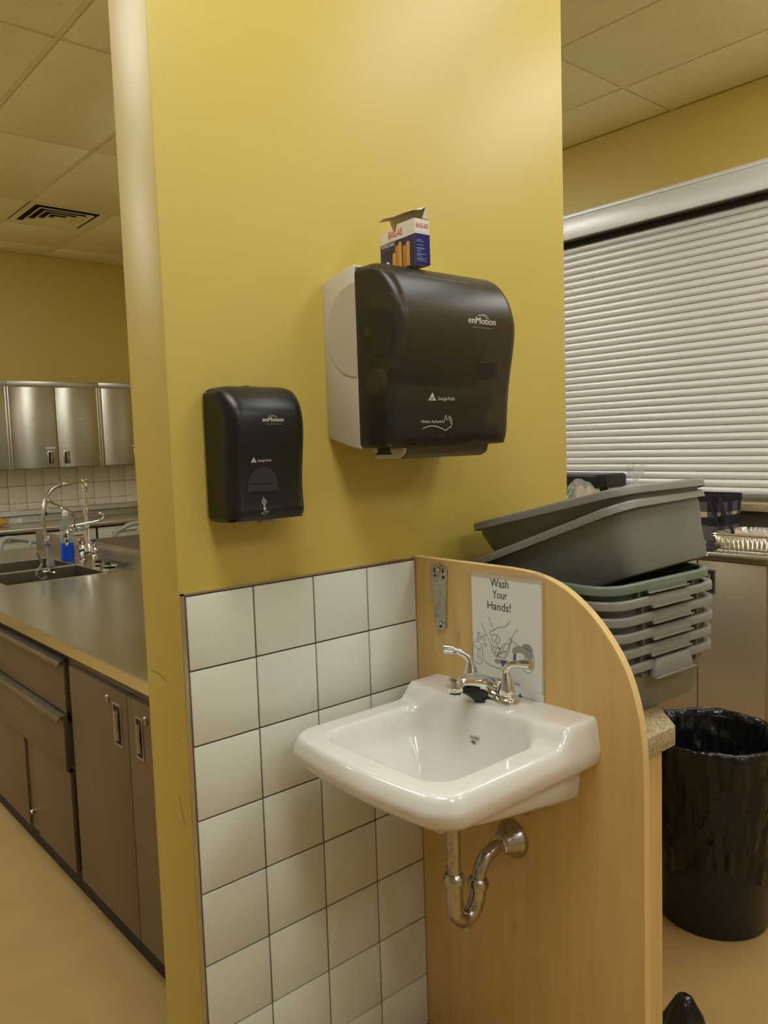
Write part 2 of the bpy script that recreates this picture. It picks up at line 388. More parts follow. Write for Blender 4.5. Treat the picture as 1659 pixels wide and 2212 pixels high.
MB().box(SX+.002, SX+.006, OY0+.01, OY1-.01, 1.166, OZ1).build('backing', M['dark'], sh)
MB().box(SX-.012, SX+.012, OY0+.01, OY1-.01, 1.131, 1.166).build('bottom_bar', M['shutterdark'], sh, bev=.002)
for y in (OY0, OY1-.03): MB().box(X1+.03, X1+.14, y-.02, y+.04, OZ0+.036, OZ1).build('guide_rail', M['shutterdark'], sh)
tag(MB().box(X1-.045, X1+.30, OY0-.04, OY1+.04, OZ0-.004, OZ0+.036).build('shutter_sill', M['granite'], bev=.003), 'speckled beige laminate sill along the bottom of the roller shutter', 'sill')

# ================================================================ SINK PANEL + CORNER COUNTER
prof = [(.004, .0), (.004, 1.228), (-.30, 1.2275), (-.36, 1.224), (-.41, 1.214), (-.453, 1.197), (-.492, 1.172), (-.528, 1.141), (-.56, 1.104), (-.587, 1.063), (-.606, 1.018), (-.620, .965), (-.628, .90), (-.630, .82)]
arc = [(.004, 1.228)]+[tuple(p) for p in [(v.x, v.y) for v in smooth_pts([(a, b, 0) for a, b in prof[2:]], 4)]]+[(-.630, 0.0)]
panel = thing('sink_partition', 'tall maple laminate end panel with curved top holding the washbasin', 'panel', (.01, -.3, 0))
MB().prism([(.004, 0)]+arc, 'x', .0, .020).build('board', M['maple'], panel, smooth=False)
eb = MB()
def off(pts, d):
    out = []
    for i, p in enumerate(pts):
        a = Vector(pts[max(i-1, 0)]); b = Vector(pts[min(i+1, len(pts)-1)]); t = (b-a).normalized(); out.append((p[0]+t.y*d, p[1]-t.x*d))
    return out
o1 = off(arc, .0016)
eb.prism(arc+o1[::-1], 'x', .0004, .0196)
eb.build('edge_band', M['mapleedge'], panel, smooth=False)
GT = .91
ct = [(.0205, -.609), (.158, -.609), (.62, -.147), (.62, .004), (.0205, .004)]
tag(MB().prism(ct, 'z', GT-.042, GT).build('corner_countertop', M['granite'], bev=.002), 'speckled beige laminate countertop with a clipped corner behind the maple panel', 'countertop')
cc = thing('corner_cabinet', 'maple laminate base cabinet under the speckled corner countertop', 'cabinet', (.2, -.2, 0))
MB().prism([(.0205, -.588), (.140, -.588), (.59, -.138), (.59, .004), (.0205, .004)], 'z', 0, GT-.042).build('body', M['maple'], cc, smooth=False)
MB().box(.021, .0265, -.5925, -.588, 0.0, GT-.043).build('filler_strip', M['mapleedge'], cc)

# ================================================================ WASHBASIN
SY = -.2955
def S_(t): t = max(0., min(1., t)); return t*t*(3-2*t)
sink = thing('washbasin', 'white porcelain wall-hung washbasin with raised back deck on maple panel', 'washbasin', (-.2, SY, .83))
RIM = .912; DECK = .947
def outer(h, X, r, z, n=40):
    """outline ring: back edge on the panel, bowed front; 4 sides sampled densely"""
    pts = []
    def P(x, y): 
        bow = .020*(1-((y-SY)/h)**2) if abs(y-SY) < h else 0
        return (x-bow*S_((-x/X-.55)/.45), y, z(x, y) if callable(z) else z)
    for k in range(n): pts.append(P(-(X-r)*k/n, SY-h))                       # right side going to the front
    for k in range(13): a = PI/2*k/13; pts.append(P(-(X-r)-r*math.sin(a), SY-h+r-r*math.cos(a)))
    for k in range(n): pts.append(P(-X, SY-h+r+(2*h-2*r)*k/n))
    for k in range(13): a = PI/2*k/13; pts.append(P(-(X-r)-r*math.cos(a), SY+h-r+r*math.sin(a)))
    for k in range(n): pts.append(P(-(X-r)+(X-r)*k/n, SY+h))
    for k in range(n): pts.append((0, SY+h-2*h*k/n, z(0, SY+h-2*h*k/n) if callable(z) else z))
    return pts
OCX, OHX, OHY, OR = -.252, .142, .174, .055
def topz(x, y):
    # deck step
    st = .104+.018*(1-min(1, abs(y-SY)/.2)**2)
    zz = RIM+(DECK-RIM)*S_((x+st+.018)/.036)
    # soft outer shoulder
    # bowl
    qx, qy = abs(x-OCX)-(OHX-OR), abs(y-SY)-(OHY-OR)
    d = OR-(math.hypot(max(qx, 0), max(qy, 0))+min(max(qx, qy), 0))   # >0 inside
    if d > -.010:
        t = (d+.010)
        depth = .165*(1-(1-min(1, t/.125))**1.75)
        e = S_(t/.028)
        zz = zz*(1-e)+(min(zz, RIM+.004)-depth)*e if t < .028 else min(zz, RIM+.004)-depth
    return zz
A = outer(.2235, .4225, .042, topz)
cx0, cy0 = -.225, SY
rings = []
NR = 64
for k in range(NR, 0, -1):
    s = k/NR; rings.append([(cx0+(p[0]-cx0)*s, cy0+(p[1]-cy0)*s, topz(cx0+(p[0]-cx0)*s, cy0+(p[1]-cy0)*s)) for p in A])
def zb(zf, zd): return lambda x, y: zf+(zd-zf)*S_((x+.125)/.05)
down = [outer(.2275, .4275, .045, zb(RIM-.002, DECK-.003)), outer(.2305, .4310, .047, zb(RIM-.006, DECK-.009)), outer(.2335, .4345, .05, zb(.9005, .925)), outer(.2375, .4385, .05, zb(.886, .890)), outer(.2385, .4395, .05, .880),
        outer(.237, .4375, .05, .870), outer(.233, .4310, .05, .857), outer(.227, .4220, .05, .847), outer(.218, .410, .05, .840), outer(.190, .385, .05, .836),
        outer(.187, .375, .05, lambda x, y: .800+.030*(-x/.375)), outer(.182, .355, .06, lambda x, y: .768+.05*(-x/.355)), outer(.165, .32, .07, lambda x, y: .752+.05*(-x/.32)), outer(.08, .24, .07, .735)]
full = [r for r in down[::-1]]+rings
MB().loft(full, True, True).build('basin', M['porcelain'], sink, ang=60)
MB().lathe([(.0, -.002), (.028, -.002), (.030, .0), (.030, .002), (.021, .0025), (.019, -.004), (0, -.005)], (-.225, SY, topz(-.225, SY)+.001)).build('drain_flange', M['chrome'], sink)
# maker's mark on the bowl's back wall
def bm_(a, b):
    x = -.1245+b*.38; return (x-.0010, -a, topz(x, -a)+.0009)
text_obj('mansfield', bm_, .292, .0062, .026, .0058, M['inkgrey'], sink, 'maker_mark')
mk = MB()
for q in range(3): ribbon(mk, [(.297+q*.0035, .0035), (.3025+q*.0035, .0002)], .0014, bm_)
ribbon(mk, [(.2945, .0015), (.301, .0046), (.310, .0030)], .0009, bm_)
mk.build('maker_mark', M['inkgrey'], sink, smooth=False)
# ---------------------------------------------------------------- faucet
FZ = DECK
fc = thing('faucet', 'chrome two-handle centreset faucet on the white washbasin deck', 'faucet', (-.058, SY+.01, FZ))
fy = SY+.007
base = [rrect(-.058, fy, hx, hy, r, z) for hx, hy, r, z in ((.027, .079, .027, FZ-.004), (.028, .080, .028, FZ+.003), (.0275, .0795, .0275, FZ+.011), (.024, .076, .024, FZ+.016), (.016, .068, .016, FZ+.0185))]
MB().loft(base).build('base_plate', M['chrome'], fc)
sp = smooth_pts([(-.050, fy, FZ+.012), (-.062, fy, FZ+.026), (-.085, fy, FZ+.040), (-.112, fy, FZ+.050), (-.138, fy, FZ+.055), (-.158, fy, FZ+.055)], 5)
secs = []
for i, p in enumerate(sp):
    t = i/(len(sp)-1); wy = .026*(1-t)**1.2+.0145; hz = .017*(1-t)+.0095
    if t > .93: wy *= .93; hz *= .9
    secs.append([(p.x+(.35*hz*math.sin(a) if t < .5 else 0), p.y+wy*math.cos(a), p.z+hz*math.sin(a)*(1 if math.sin(a) > 0 else .75)) for a in [2*PI*k/20 for k in range(20)]])
MB().loft(secs).build('spout', M['chrome'], fc)
MB().lathe([(.0135, 0), (.0165, .002), (.0175, .010), (.0165, .022), (.0145, .027), (.010, .0295), (0, .03)], (-.160, fy, FZ+.038)).build('spout_head', M['chrome'], fc)
MB().lathe([(.0, -.010), (.0085, -.010), (.0095, -.009), (.0095, .001), (.0, .002)], (-.160, fy, FZ+.037)).build('aerator', M['chrome'], fc)
MB().lathe([(.012, -.002), (.0135, 0), (.0135, .003)], (-.160, fy, FZ+.0365)).build('aerator_ring', M['black'], fc)
MB().tube(smooth_pts([(-.135, fy, FZ+.036), (-.110, fy, FZ+.028), (-.080, fy, FZ+.008), (-.066, fy, FZ-.001)], 4), [.006, .008, .010, .012, .013, .014, .015, .016, .017, .018, .019, .019, .019], 12).build('spout_underside', M['black'], fc)
for s, nm in ((1, 'left'), (-1, 'right')):
    hy = fy+s*.051
    h = MB().lathe([(.0205, .012), (.0215, .016), (.0195, .021), (.0185, .022), (.0195, .0235), (.0200, .030), (.0185, .042), (.0145, .056), (.0105, .066), (.0085, .072)], (-.058, hy, FZ)).build('handle', M['chrome'], fc)
    # lever blade sweeping out and slightly up
    if s > 0: pts = [(-.058, hy, FZ+.064), (-.060, hy+.003, FZ+.078), (-.067, hy+.012, FZ+.090), (-.083, hy+.026, FZ+.0985), (-.103, hy+.040, FZ+.103)]
    else: pts = [(-.058, hy, FZ+.064), (-.058, hy-.003, FZ+.078), (-.055, hy-.014, FZ+.087), (-.050, hy-.034, FZ+.091), (-.046, hy-.058, FZ+.093)]
    q = smooth_pts(pts, 5); N = len(q)
    MB().tube(q, [.0095+(.0015 if i > N*.7 else 0)-.0015*math.sin(PI*i/N) for i in range(N)], 14).build('lever', M['chrome'], h)
# ---------------------------------------------------------------- trap
tr = thing('drain_trap', 'tarnished chrome P-trap drain pipe hanging under the washbasin', 'pipe', (-.178, SY, .47))
ty = SY+.008
MB().tube([(-.178, ty, .76), (-.178, ty, .575)], .0158, 18).build('tailpiece', M['oldchrome'], tr)
def nut(c, ax, r=.024, h=.024): return MB().lathe([(r*.72, -h/2), (r*.95, -h*.42), (r, -h*.2), (r, h*.1), (r*.9, h*.3), (r*.74, h/2)], c, ax, 20)
nut((-.178, ty, .583), (0, 0, 1)).build('slip_nut', M['oldchrome'], tr)
jb = smooth_pts([(-.178, ty, .575), (-.178, ty, .530), (-.174, ty, .502), (-.156, ty-.002, .484), (-.134, ty-.004, .486), (-.119, ty-.006, .505), (-.113, ty-.008, .530), (-.112, ty-.008, .548)], 5)
MB().tube(jb, .0185, 18).lathe([(.011, 0), (.011, .008), (.0, .009)], (-.150, ty-.003, .468), (0.2, 0, -1), 10).build('j_bend', M['oldchrome'], tr)
nut((-.112, ty-.008, .551), (.1, -.1, 1)).build('slip_nut', M['oldchrome'], tr)
MB().tube(smooth_pts([(-.112, ty-.008, .548), (-.108, ty-.010, .575), (-.092, ty-.012, .600), (-.066, ty-.014, .611), (-.036, ty-.015, .613), (-.004, ty-.015, .613)], 5), .0158, 18).build('trap_arm', M['oldchrome'], tr)
MB().lathe([(.043, 0), (.0435, .004), (.040, .012), (.032, .024), (.024, .036), (.021, .042), (.0185, .044), (.0165, .043)], (0, ty-.015, .613), (-1, 0, 0), 28).build('escutcheon', M['oldchrome'], tr)
MB().lathe([(.0165, .041), (.0205, .042), (.021, .045), (.0185, .048), (.0162, .047)], (0, ty-.015, .613), (-1, 0, 0), 24).build('escutcheon_ring', M['chrome'], tr)
for y in (SY-.012, SY-.085):
    lp = tag(MB().tube([(-.045+(.016*math.cos(a)), y+.010*math.cos(a)*.3, .742-.030*math.sin(a)) for a in [PI*k/10 for k in range(11)]], .0042, 8).build('supply_hose', M['oldchrome']),
        'chrome hose loop under the washbasin, ' + ('the one above the pipe flange' if y > SY-.05 else 'the one nearer the panel front'), 'hose', 'supply hose loops')
# ---------------------------------------------------------------- steel bracket on the panel
br = thing('bottle_opener_plate', 'tapered worn steel plate screwed to the maple panel above the washbasin', 'bracket', (-.005, -.09, 1.14))
bp = [(-.066, 1.207), (-.069, 1.2135), (-.078, 1.2135), (-.084, 1.219), (-.092, 1.2205), (-.098, 1.214), (-.103, 1.2105), (-.112, 1.2135), (-.1175, 1.211), (-.1195, 1.205), (-.1115, 1.075), (-.109, 1.066), (-.103, 1.0615), (-.088, 1.0605), (-.0815, 1.064), (-.078, 1.072)]
MB().prism(bp, 'x', -.0065, -.004).build('plate', M['oldchrome'], br)
MB().prism([(-.115, 1.21), (-.1195, 1.205), (-.1115, 1.075), (-.108, 1.07)], 'x', -.0055, 0).build('folded_edge', M['chrome'], br)
for (y, z, r) in ((-.0925, 1.2065, .0042), (-.096, 1.0765, .0042)):
    MB().lathe([(r, 0), (r, .0012), (r*.6, .002), (0, .002)], (-.0065, y, z), (-1, 0, 0), 14).build('screw', M['chrome'], br)
    MB().lathe([(r*1.3, 0), (r*1.3, .0003)], (-.0065, y, z), (-1, 0, 0), 14).build('screw_hole', M['dark'], br)
for (y, z, a, b) in ((-.0785, 1.204, .0028, .006), (-.107, 1.2045, .0028, .006), (-.079, 1.1905, .0036, .0036), (-.108, 1.189, .0042, .0042), (-.0945, 1.068, .0042, .0032)):
    m = MB(); m.loft([[(-.0069+k*.0006, y+a*math.cos(t), z+b*math.sin(t)) for t in [2*PI*i/12 for i in range(12)]] for k in (0, 1)]); m.build('slot', M['dark'], br)
# ================================================================ POSTER
po = thing('hand_washing_sign', 'laminated Wash Your Hands notice taped to the maple panel behind the faucet', 'sign', (-.003, -.3, .94))
def pm(a, b): return (-.0042, -a, b)
pr_ = [(-.1955, 1.2095), (-.3975, 1.2105), (-.3955, .948), (-.388, .9385), (-.1965, .9395)]
MB().prism(pr_, 'x', -.0038, -.0014).build('sheet', M['paper'], po, smooth=False)
MB().prism([(-.180, 1.2165), (-.4045, 1.2275), (-.4030, 1.2035), (-.186, 1.2015)], 'x', -.0046, -.0040).build('tape', M['tape'], po, smooth=False)
MB().prism([(-.3955, 1.205), (-.4020, 1.205), (-.4000, .965), (-.3935, .965)], 'x', -.0046, -.0040).build('tape', M['tape'], po, smooth=False)
for s_, a, b, w_, h_ in (('Wash', .2535, 1.1838, .052, .0195), ('Your', .2590, 1.1583, .0425, .0185), ('Hands!', .2435, 1.1315, .0675, .0187)):
    text_obj(s_, pm, a, b, w_, h_, M['ink'], po)
text_obj('Stop the spread of infection.', pm, .2134, .9712, .1213, .0078, M['inkgrey'], po)
text_obj('Alberta Health', pm, .3425, .9460, .032, .0042, M['inkgrey'], po)
text_obj('Services', pm, .3425, .9398, .0195, .0042, M['inkgrey'], po)
for i, ch in enumerate('SOAP'): text_obj(ch, lambda a, b: (-.0042, -a, b), .2155, 1.0275-i*.0068, .0034, .0040, M['inkgrey'], po)
LINES = {'armL1': [(0.2227, 1.0958), (0.2382, 1.0704), (0.244, 1.0628), (0.2526, 1.0488), (0.2514, 1.0417)], 'armL2': [(0.2454, 1.1123), (0.254, 1.0967), (0.2616, 1.0848)], 'hand': [(0.2616, 1.0848), (0.2756, 1.0939), (0.2912, 1.0963), (0.2991, 1.102), (0.3098, 1.1134)], 'thumb': [(0.2616, 1.0848), (0.2495, 1.0783), (0.2484, 1.0743), (0.2573, 1.0727), (0.2653, 1.0755), (0.2702, 1.0755), (0.267, 1.0651), (0.2609, 1.0579), (0.255, 1.0615), (0.2552, 1.0693)], 'armR': [(0.3302, 1.0978), (0.3215, 1.089), (0.3137, 1.0788), (0.3126, 1.0726)], 'fing1': [(0.2702, 1.0755), (0.2788, 1.0655), (0.2746, 1.0572), (0.2668, 1.0574), (0.2705, 1.0496), (0.2782, 1.0441), (0.2863, 1.0561)], 'fing2': [(0.2526, 1.0488), (0.2586, 1.0468), (0.2574, 1.0404), (0.2504, 1.0407)], 'f3': [(0.2586, 1.0468), (0.2664, 1.0451), (0.2622, 1.0336), (0.2543, 1.0353), (0.2574, 1.0404)], 'f4': [(0.2664, 1.0451), (0.2782, 1.0456), (0.2721, 1.0354), (0.2622, 1.0336), (0.262, 1.029), (0.268, 1.0285), (0.282, 1.0417), (0.2941, 1.0575)], 'f5': [(0.2863, 1.0561), (0.2961, 1.0601), (0.3037, 1.0591), (0.3015, 1.0482), (0.2937, 1.0423), (0.2859, 1.0409), (0.2779, 1.0334), (0.2699, 1.0289), (0.2855, 1.0256), (0.2953, 1.0304), (0.3033, 1.044), (0.3075, 1.0583), (0.3126, 1.0726)], 'f6': [(0.2751, 1.0374), (0.2838, 1.0344), (0.2898, 1.04), (0.2975, 1.0414), (0.2974, 1.0369), (0.2915, 1.0328)], 'f7': [(0.3037, 1.0591), (0.3097, 1.0676), (0.3041, 1.0727), (0.3126, 1.0726)], 'kn1': [(0.2659, 1.0266), (0.2678, 1.0239), (0.2728, 1.0263), (0.271, 1.0298)], 'basin': [(0.2206, 1.0621), (0.229, 1.0673), (0.2382, 1.0704)], 'basin2': [(0.3126, 1.0696), (0.3228, 1.0654), (0.3339, 1.0598)], 'basin3': [(0.2253, 1.0114), (0.2413, 1.0043), (0.2613, 1.0003), (0.2829, 0.9999)], 'basinr': [(0.3456, 1.0441), (0.3482, 1.0357), (0.3424, 1.0242), (0.3329, 1.0164)], 'bottle': [(0.209, 1.0508), (0.1984, 1.0443), (0.1946, 1.0231), (0.1951, 1.0074), (0.2085, 0.9996), (0.2177, 0.999), (0.2241, 1.0065), (0.226, 1.0349), (0.2221, 1.0436), (0.2131, 1.0515)], 'neck': [(0.209, 1.0508), (0.2113, 1.0605), (0.2268, 1.0639), (0.2328, 1.0594), (0.2307, 1.0559), (0.2206, 1.0589), (0.2153, 1.0565), (0.2141, 1.0501)], 'pump': [(0.2096, 1.0696), (0.2148, 1.0728), (0.2188, 1.0703), (0.2146, 1.0673), (0.2096, 1.0696)], 'pst': [(0.2126, 1.067), (0.2128, 1.0608)], 'bot2': [(0.1994, 1.0421), (0.2105, 1.0338), (0.223, 1.0383)], 'bot3': [(0.2111, 1.0331), (0.2098, 1.0101)], 'drop': [(0.2326, 1.0516), (0.2314, 1.0468), (0.2353, 1.042), (0.2375, 1.0462), (0.2326, 1.0516)], 'fauR': [(0.3493, 1.0418), (0.3508, 1.0287), (0.3449, 1.0113), (0.3531, 1.0054), (0.3641, 1.0091), (0.3725, 1.0225), (0.3733, 1.0344), (0.3687, 1.0556), (0.3635, 1.0649), (0.3544, 1.0678), (0.3433, 1.0652)]}
FILLS = {'faucet': [(0.3138, 1.0428), (0.315, 1.052), (0.3245, 1.0582), (0.3395, 1.06), (0.3542, 1.0589), (0.365, 1.0535), (0.3694, 1.0469), (0.3674, 1.0377), (0.3583, 1.0368), (0.352, 1.0408), (0.3466, 1.0457), (0.3355, 1.0475), (0.3252, 1.0449), (0.3242, 1.0417), (0.3185, 1.0407)], 'plate': [(0.3433, 1.0652), (0.3544, 1.0678), (0.3626, 1.0655), (0.367, 1.0597), (0.3687, 1.0526), (0.3542, 1.0574), (0.3423, 1.0605)], 'water': [(0.3169, 1.0396), (0.3232, 1.0415), (0.3236, 1.0191), (0.3273, 1.0153), (0.3178, 1.0127), (0.3141, 1.0173)], 'pool': [(0.2795, 1.0199), (0.2932, 1.0217), (0.3008, 1.0193), (0.3046, 1.0155), (0.3179, 1.0158), (0.3178, 1.0127), (0.3025, 1.0083), (0.2849, 1.0026), (0.2822, 1.0097), (0.2774, 1.0149)], 'drain': [(0.2617, 1.0166), (0.2677, 1.0192), (0.2795, 1.0199), (0.2774, 1.0149), (0.2734, 1.0111), (0.2636, 1.0123)], 'crA': [(0.3305, 0.9537), (0.3356, 0.9548), (0.3353, 0.9412), (0.3302, 0.94)], 'crB': [(0.3261, 0.9489), (0.3398, 0.9505), (0.3397, 0.9467), (0.326, 0.9447)]}
dl = MB()
for k, v in LINES.items(): ribbon(dl, [tuple(p)[:2] for p in smooth_pts([(a, b, 0) for a, b in v], 4)], 0.00095, lambda a, b: (-.0043, -a, b))
dl.build('line_drawing', M['inkgrey'], po, smooth=False)
for k, mt in (('faucet', 'inkfill'), ('plate', 'inkfill'), ('water', 'inkblue'), ('pool', 'inkblue'), ('drain', 'inkfill'), ('crA', 'teal'), ('crB', 'teal')):
    f_ = MB(); poly2(f_, FILLS[k], pm); f_.build('drawing_fill', M[mt], po, smooth=False)
ol = MB()
for k in ('faucet', 'plate', 'drain'): ribbon(ol, FILLS[k]+[FILLS[k][0]], .0005, lambda a, b: (-.0044, -a, b))
ol.build('line_drawing', M['inkgrey'], po, smooth=False)

# ================================================================ DISPENSERS
def cover(prof, x0, x1, r, yb, rc=.014, rt=.010):
    """moulded cover: profile (y,z) of the front from top back to bottom back, swept in x with rounded side edges"""
    P = [(v.x, v.y) for v in smooth_pts([(a, b, 0) for a, b in prof], 4)]
    nrm = []
    for i in range(len(P)):
        a = Vector(P[max(i-1, 0)]); b = Vector(P[min(i+1, len(P)-1)]); t = (b-a).normalized(); nrm.append((t.y, -t.x))
    # normals point outwards (towards -y on the front): flip if needed
    mid = len(P)//2
    if nrm[mid][0] > 0: nrm = [(-a, -b) for a, b in nrm]
    rings = []; zlo = min(p[1] for p in P); zhi = max(p[1] for p in P)
    st = [(x0, r)]+[(x0+r*(1-math.cos(a)), r*(1-math.sin(a))) for a in [PI/2*k/7 for k in range(1, 8)]]
    st[0] = (x0, r)
    stations = st+[(x1-(x-x0), d) for x, d in st[::-1]]
    for x, d in stations:
        ring = []
        for i, p in enumerate(P):
            e = min(1, max(0, (yb-p[0])/.03)) if (i < 3 or i > len(P)-4) else 1
            kz_ = .30 if i < len(P)*.5 else .0
            z_ = p[1]-nrm[i][1]*d*kz_; xm = (x0+x1)/2; sh = 0
            if z_ < zlo+rc: q_ = min(1, (zlo+rc-z_)/rc); sh = rc*(1-math.sqrt(1-q_*q_))
            if p[1] > zhi-rt: q_ = min(1, (p[1]-zhi+rt)/rt); sh = rt*(1-math.sqrt(1-q_*q_))
            ring.append((x+(sh if x < xm else -sh)*min(1, abs(x-xm)/(xm-x0)), min(yb, p[0]-nrm[i][0]*d), z_))
        rings.append(ring)
    mb = MB().loft(rings, False, False, closed=False)
    for ring, x in ((rings[0], x0), (rings[-1], x1)):
        n_ = len(ring); vs = [p for p in ring]+[(p[0], yb, p[2]) for p in ring]
        mb.add(vs, [(i, i+1, n_+i+1, n_+i) for i in range(n_-1)])
    return mb, P
def ysurf(P):
    F = [p for p in P]
    def y(z):
        best = None
        for i in range(len(F)-1):
            z0, z1 = F[i][1], F[i+1][1]
            if min(z0, z1) <= z <= max(z0, z1) and abs(z1-z0) > 1e-7:
                v = F[i][0]+(F[i+1][0]-F[i][0])*(z-z0)/(z1-z0)
                if best is None or v < best: best = v
        return best if best is not None else F[len(F)//2][0]
    return y
# ---- paper towel dispenser
td = thing('paper_towel_dispenser', 'large paper towel dispenser with smoked translucent cover on the yellow partition', 'dispenser', (-.059, 0, 1.5))
tp = [(-.107, 1.886), (-.140, 1.887), (-.172, 1.880), (-.203, 1.857), (-.227, 1.822), (-.240, 1.785), (-.243, 1.755), (-.237, 1.710), (-.227, 1.660), (-.2195, 1.610), (-.2155, 1.565), (-.2130, 1.535), (-.2070, 1.513), (-.193, 1.503), (-.107, 1.500)]
tx0, tx1 = -.246, .128
mb, TPf = cover(tp, tx0, tx1, .030, -.107)
mb.build('cover', M['smoke'], td, ang=55)
tf = ysurf(TPf)
sb = MB().prism([(.006, 1.527), (.006, 1.866), (-.030, 1.876), (-.075, 1.8855), (-.106, 1.889), (-.1065, 1.499), (-.060, 1.508)], 'x', tx0-.001, tx1+.001)
sb.build('back_shell', M['shell'], td, bev=.003)
# half disc embossed on both side walls
for x_, s in ((tx0-.001, -1), (tx1+.001, 1)):
    disc = [(-.1062, 1.752+.098*1)]+[(-.1062+.098*math.sin(a), 1.752+.098*math.cos(a)) for a in [PI*k/24 for k in range(25)]]
    MB().prism(disc, 'x', x_, x_+s*.0015).build('side_boss', M['shell2'], td, smooth=False)
# cover rim line, inner parts seen through the smoke
MB().prism([(-.106, 1.880), (-.108, 1.884), (-.109, 1.520), (-.107, 1.522)], 'x', tx0+.002, tx1-.002).build('cover_backing', M['greyplastic'], td)
MB().lathe([(.022, -.150), (.085, -.150), (.085, .095), (.022, .095)], (-.055, -.135, 1.745), (1, 0, 0), 32).build('towel_roll', M['towel'], td)
MB().lathe([(.0, -.18), (.050, -.18), (.055, -.155), (.02, -.151)], (-.055, -.135, 1.745), (1, 0, 0), 24).build('roll_holder', M['blue core'], td)
MB().lathe([(.0, -.182), (.010, -.182), (.010, -.187), (0, -.187)], (-.055, -.135, 1.745), (1, 0, 0), 14).build('holder_pin', M['print'], td)
MB().lathe([(.0, -.165), (.030, -.165), (.034, -.15), (.030, .150), (0, .152)], (-.055, -.160, 1.605), (1, 0, 0), 24).build('feed_roller', M['greyplastic'], td)
MB().lathe([(.0, -.186), (.026, -.186), (.028, -.17), (0, -.166)], (-.055, -.150, 1.640), (1, 0, 0), 20).build('gear', M['shell2'], td)
MB().box(.075, .110, -.190, -.150, 1.652, 1.690).build('latch_block', M['black'], td, bev=.004)
MB().box(-.225, .108, -.195, -.112, 1.512, 1.548).build('chassis', M['black'], td, bev=.004)
MB().box(-.200, .075, -.19, -.12, 1.548, 1.60).build('chassis', M['black'], td, bev=.01)
# towel mouth underneath
MB().prism([(-.056, 1.501), (-.172, 1.501), (-.166, 1.486), (-.150, 1.4775), (-.075, 1.4765)], 'x', -.176, .090).build('towel_chute', M['shell'], td, bev=.004)
MB().prism([(-.174, 1.502), (-.1765, 1.502), (-.1705, 1.484), (-.152, 1.4755), (-.150, 1.4775), (-.168, 1.486)], 'x', -.170, .086).build('chute_flap', M['flap'], td)
MB().box(-.222, -.200, -.150, -.135, 1.488, 1.501).box(-.226, -.196, -.152, -.133, 1.486, 1.490).build('hinge', M['black'], td)
def tm(e): return lambda a, b: (a, tf(b)-e, b)
for dx in (0, .0007): text_obj('enMotion', tm(.0008+dx*.2), -.045+dx, 1.7635, .088, .0150, M['print'], td, 'logo_lettering', shear=.2)
text_obj('automated touchless dispenser', tm(.0008), -.034, 1.7545, .066, .0032, M['printdim'], td, 'logo_lettering', shear=.1)
lw = MB(); ribbon(lw, [(-.012, 1.782), (.0, 1.7835), (.010, 1.781), (.018, 1.7765)], .0014, tm(.001)); ribbon(lw, [(.003, 1.7855), (.012, 1.7845), (.020, 1.781)], .0010, tm(.001)); lw.build('logo_mark', M['print'], td, smooth=False)
text_obj('Georgia-Pacific', tm(.0008), -.120, 1.5985, .052, .0075, M['print'], td, 'logo_lettering', offset=.006)
def gpmark(fm, x, z, s, par):
    g = MB(); poly2(g, [(x-s, z), (x+s, z), (x, z+1.5*s)], fm(.0008)); g.build('logo_mark', M['print'], par, smooth=False)
    text_obj('GP', fm(.0012), x-s*.48, z+s*.16, s*.96, s*.48, M['ink'], par, 'logo_lettering', offset=.009)
gpmark(tm, -.137, 1.5975, .0115, td)
text_obj('Motion Activated', tm(.0008), -.167, 1.5505, .065, .0066, M['print'], td, 'logo_lettering', shear=.25)
hd = MB()
sw = [(-.162, 1.5385), (-.150, 1.5425), (-.135, 1.5440), (-.118, 1.5420), (-.100, 1.5365), (-.092, 1.5345), (-.084, 1.5400), (-.077, 1.5405)]
ribbon(hd, [tuple(p)[:2] for p in smooth_pts([(a, b, 0) for a, b in sw], 4)], .0016, tm(.0008))
hl = [(-.100, 1.5500), (-.097, 1.5580), (-.0955, 1.5660), (-.0925, 1.5665), (-.0925, 1.5585), (-.090, 1.5560), (-.084, 1.5640), (-.0810, 1.5650), (-.0805, 1.5620), (-.0850, 1.5555), (-.079, 1.5615), (-.0755, 1.5610), (-.0765, 1.5580), (-.0825, 1.5525), (-.0765, 1.5560), (-.0735, 1.5545), (-.0745, 1.5520), (-.081, 1.5490), (-.0755, 1.5500), (-.0735, 1.5480), (-.0755, 1.5455), (-.0765, 1.5435), (-.080, 1.5405)]
ribbon(hd, hl, .0012, tm(.0008)); hd.build('hand_symbol', M['print'], td, smooth=False)
lk = MB(); poly2(lk, [(-.105+.0135*math.cos(a), 1.5185+.013*math.sin(a)) for a in [PI*k/12 for k in range(13)]], tm(.001)); lk.build('lock_recess', M['dark'], td, smooth=False)
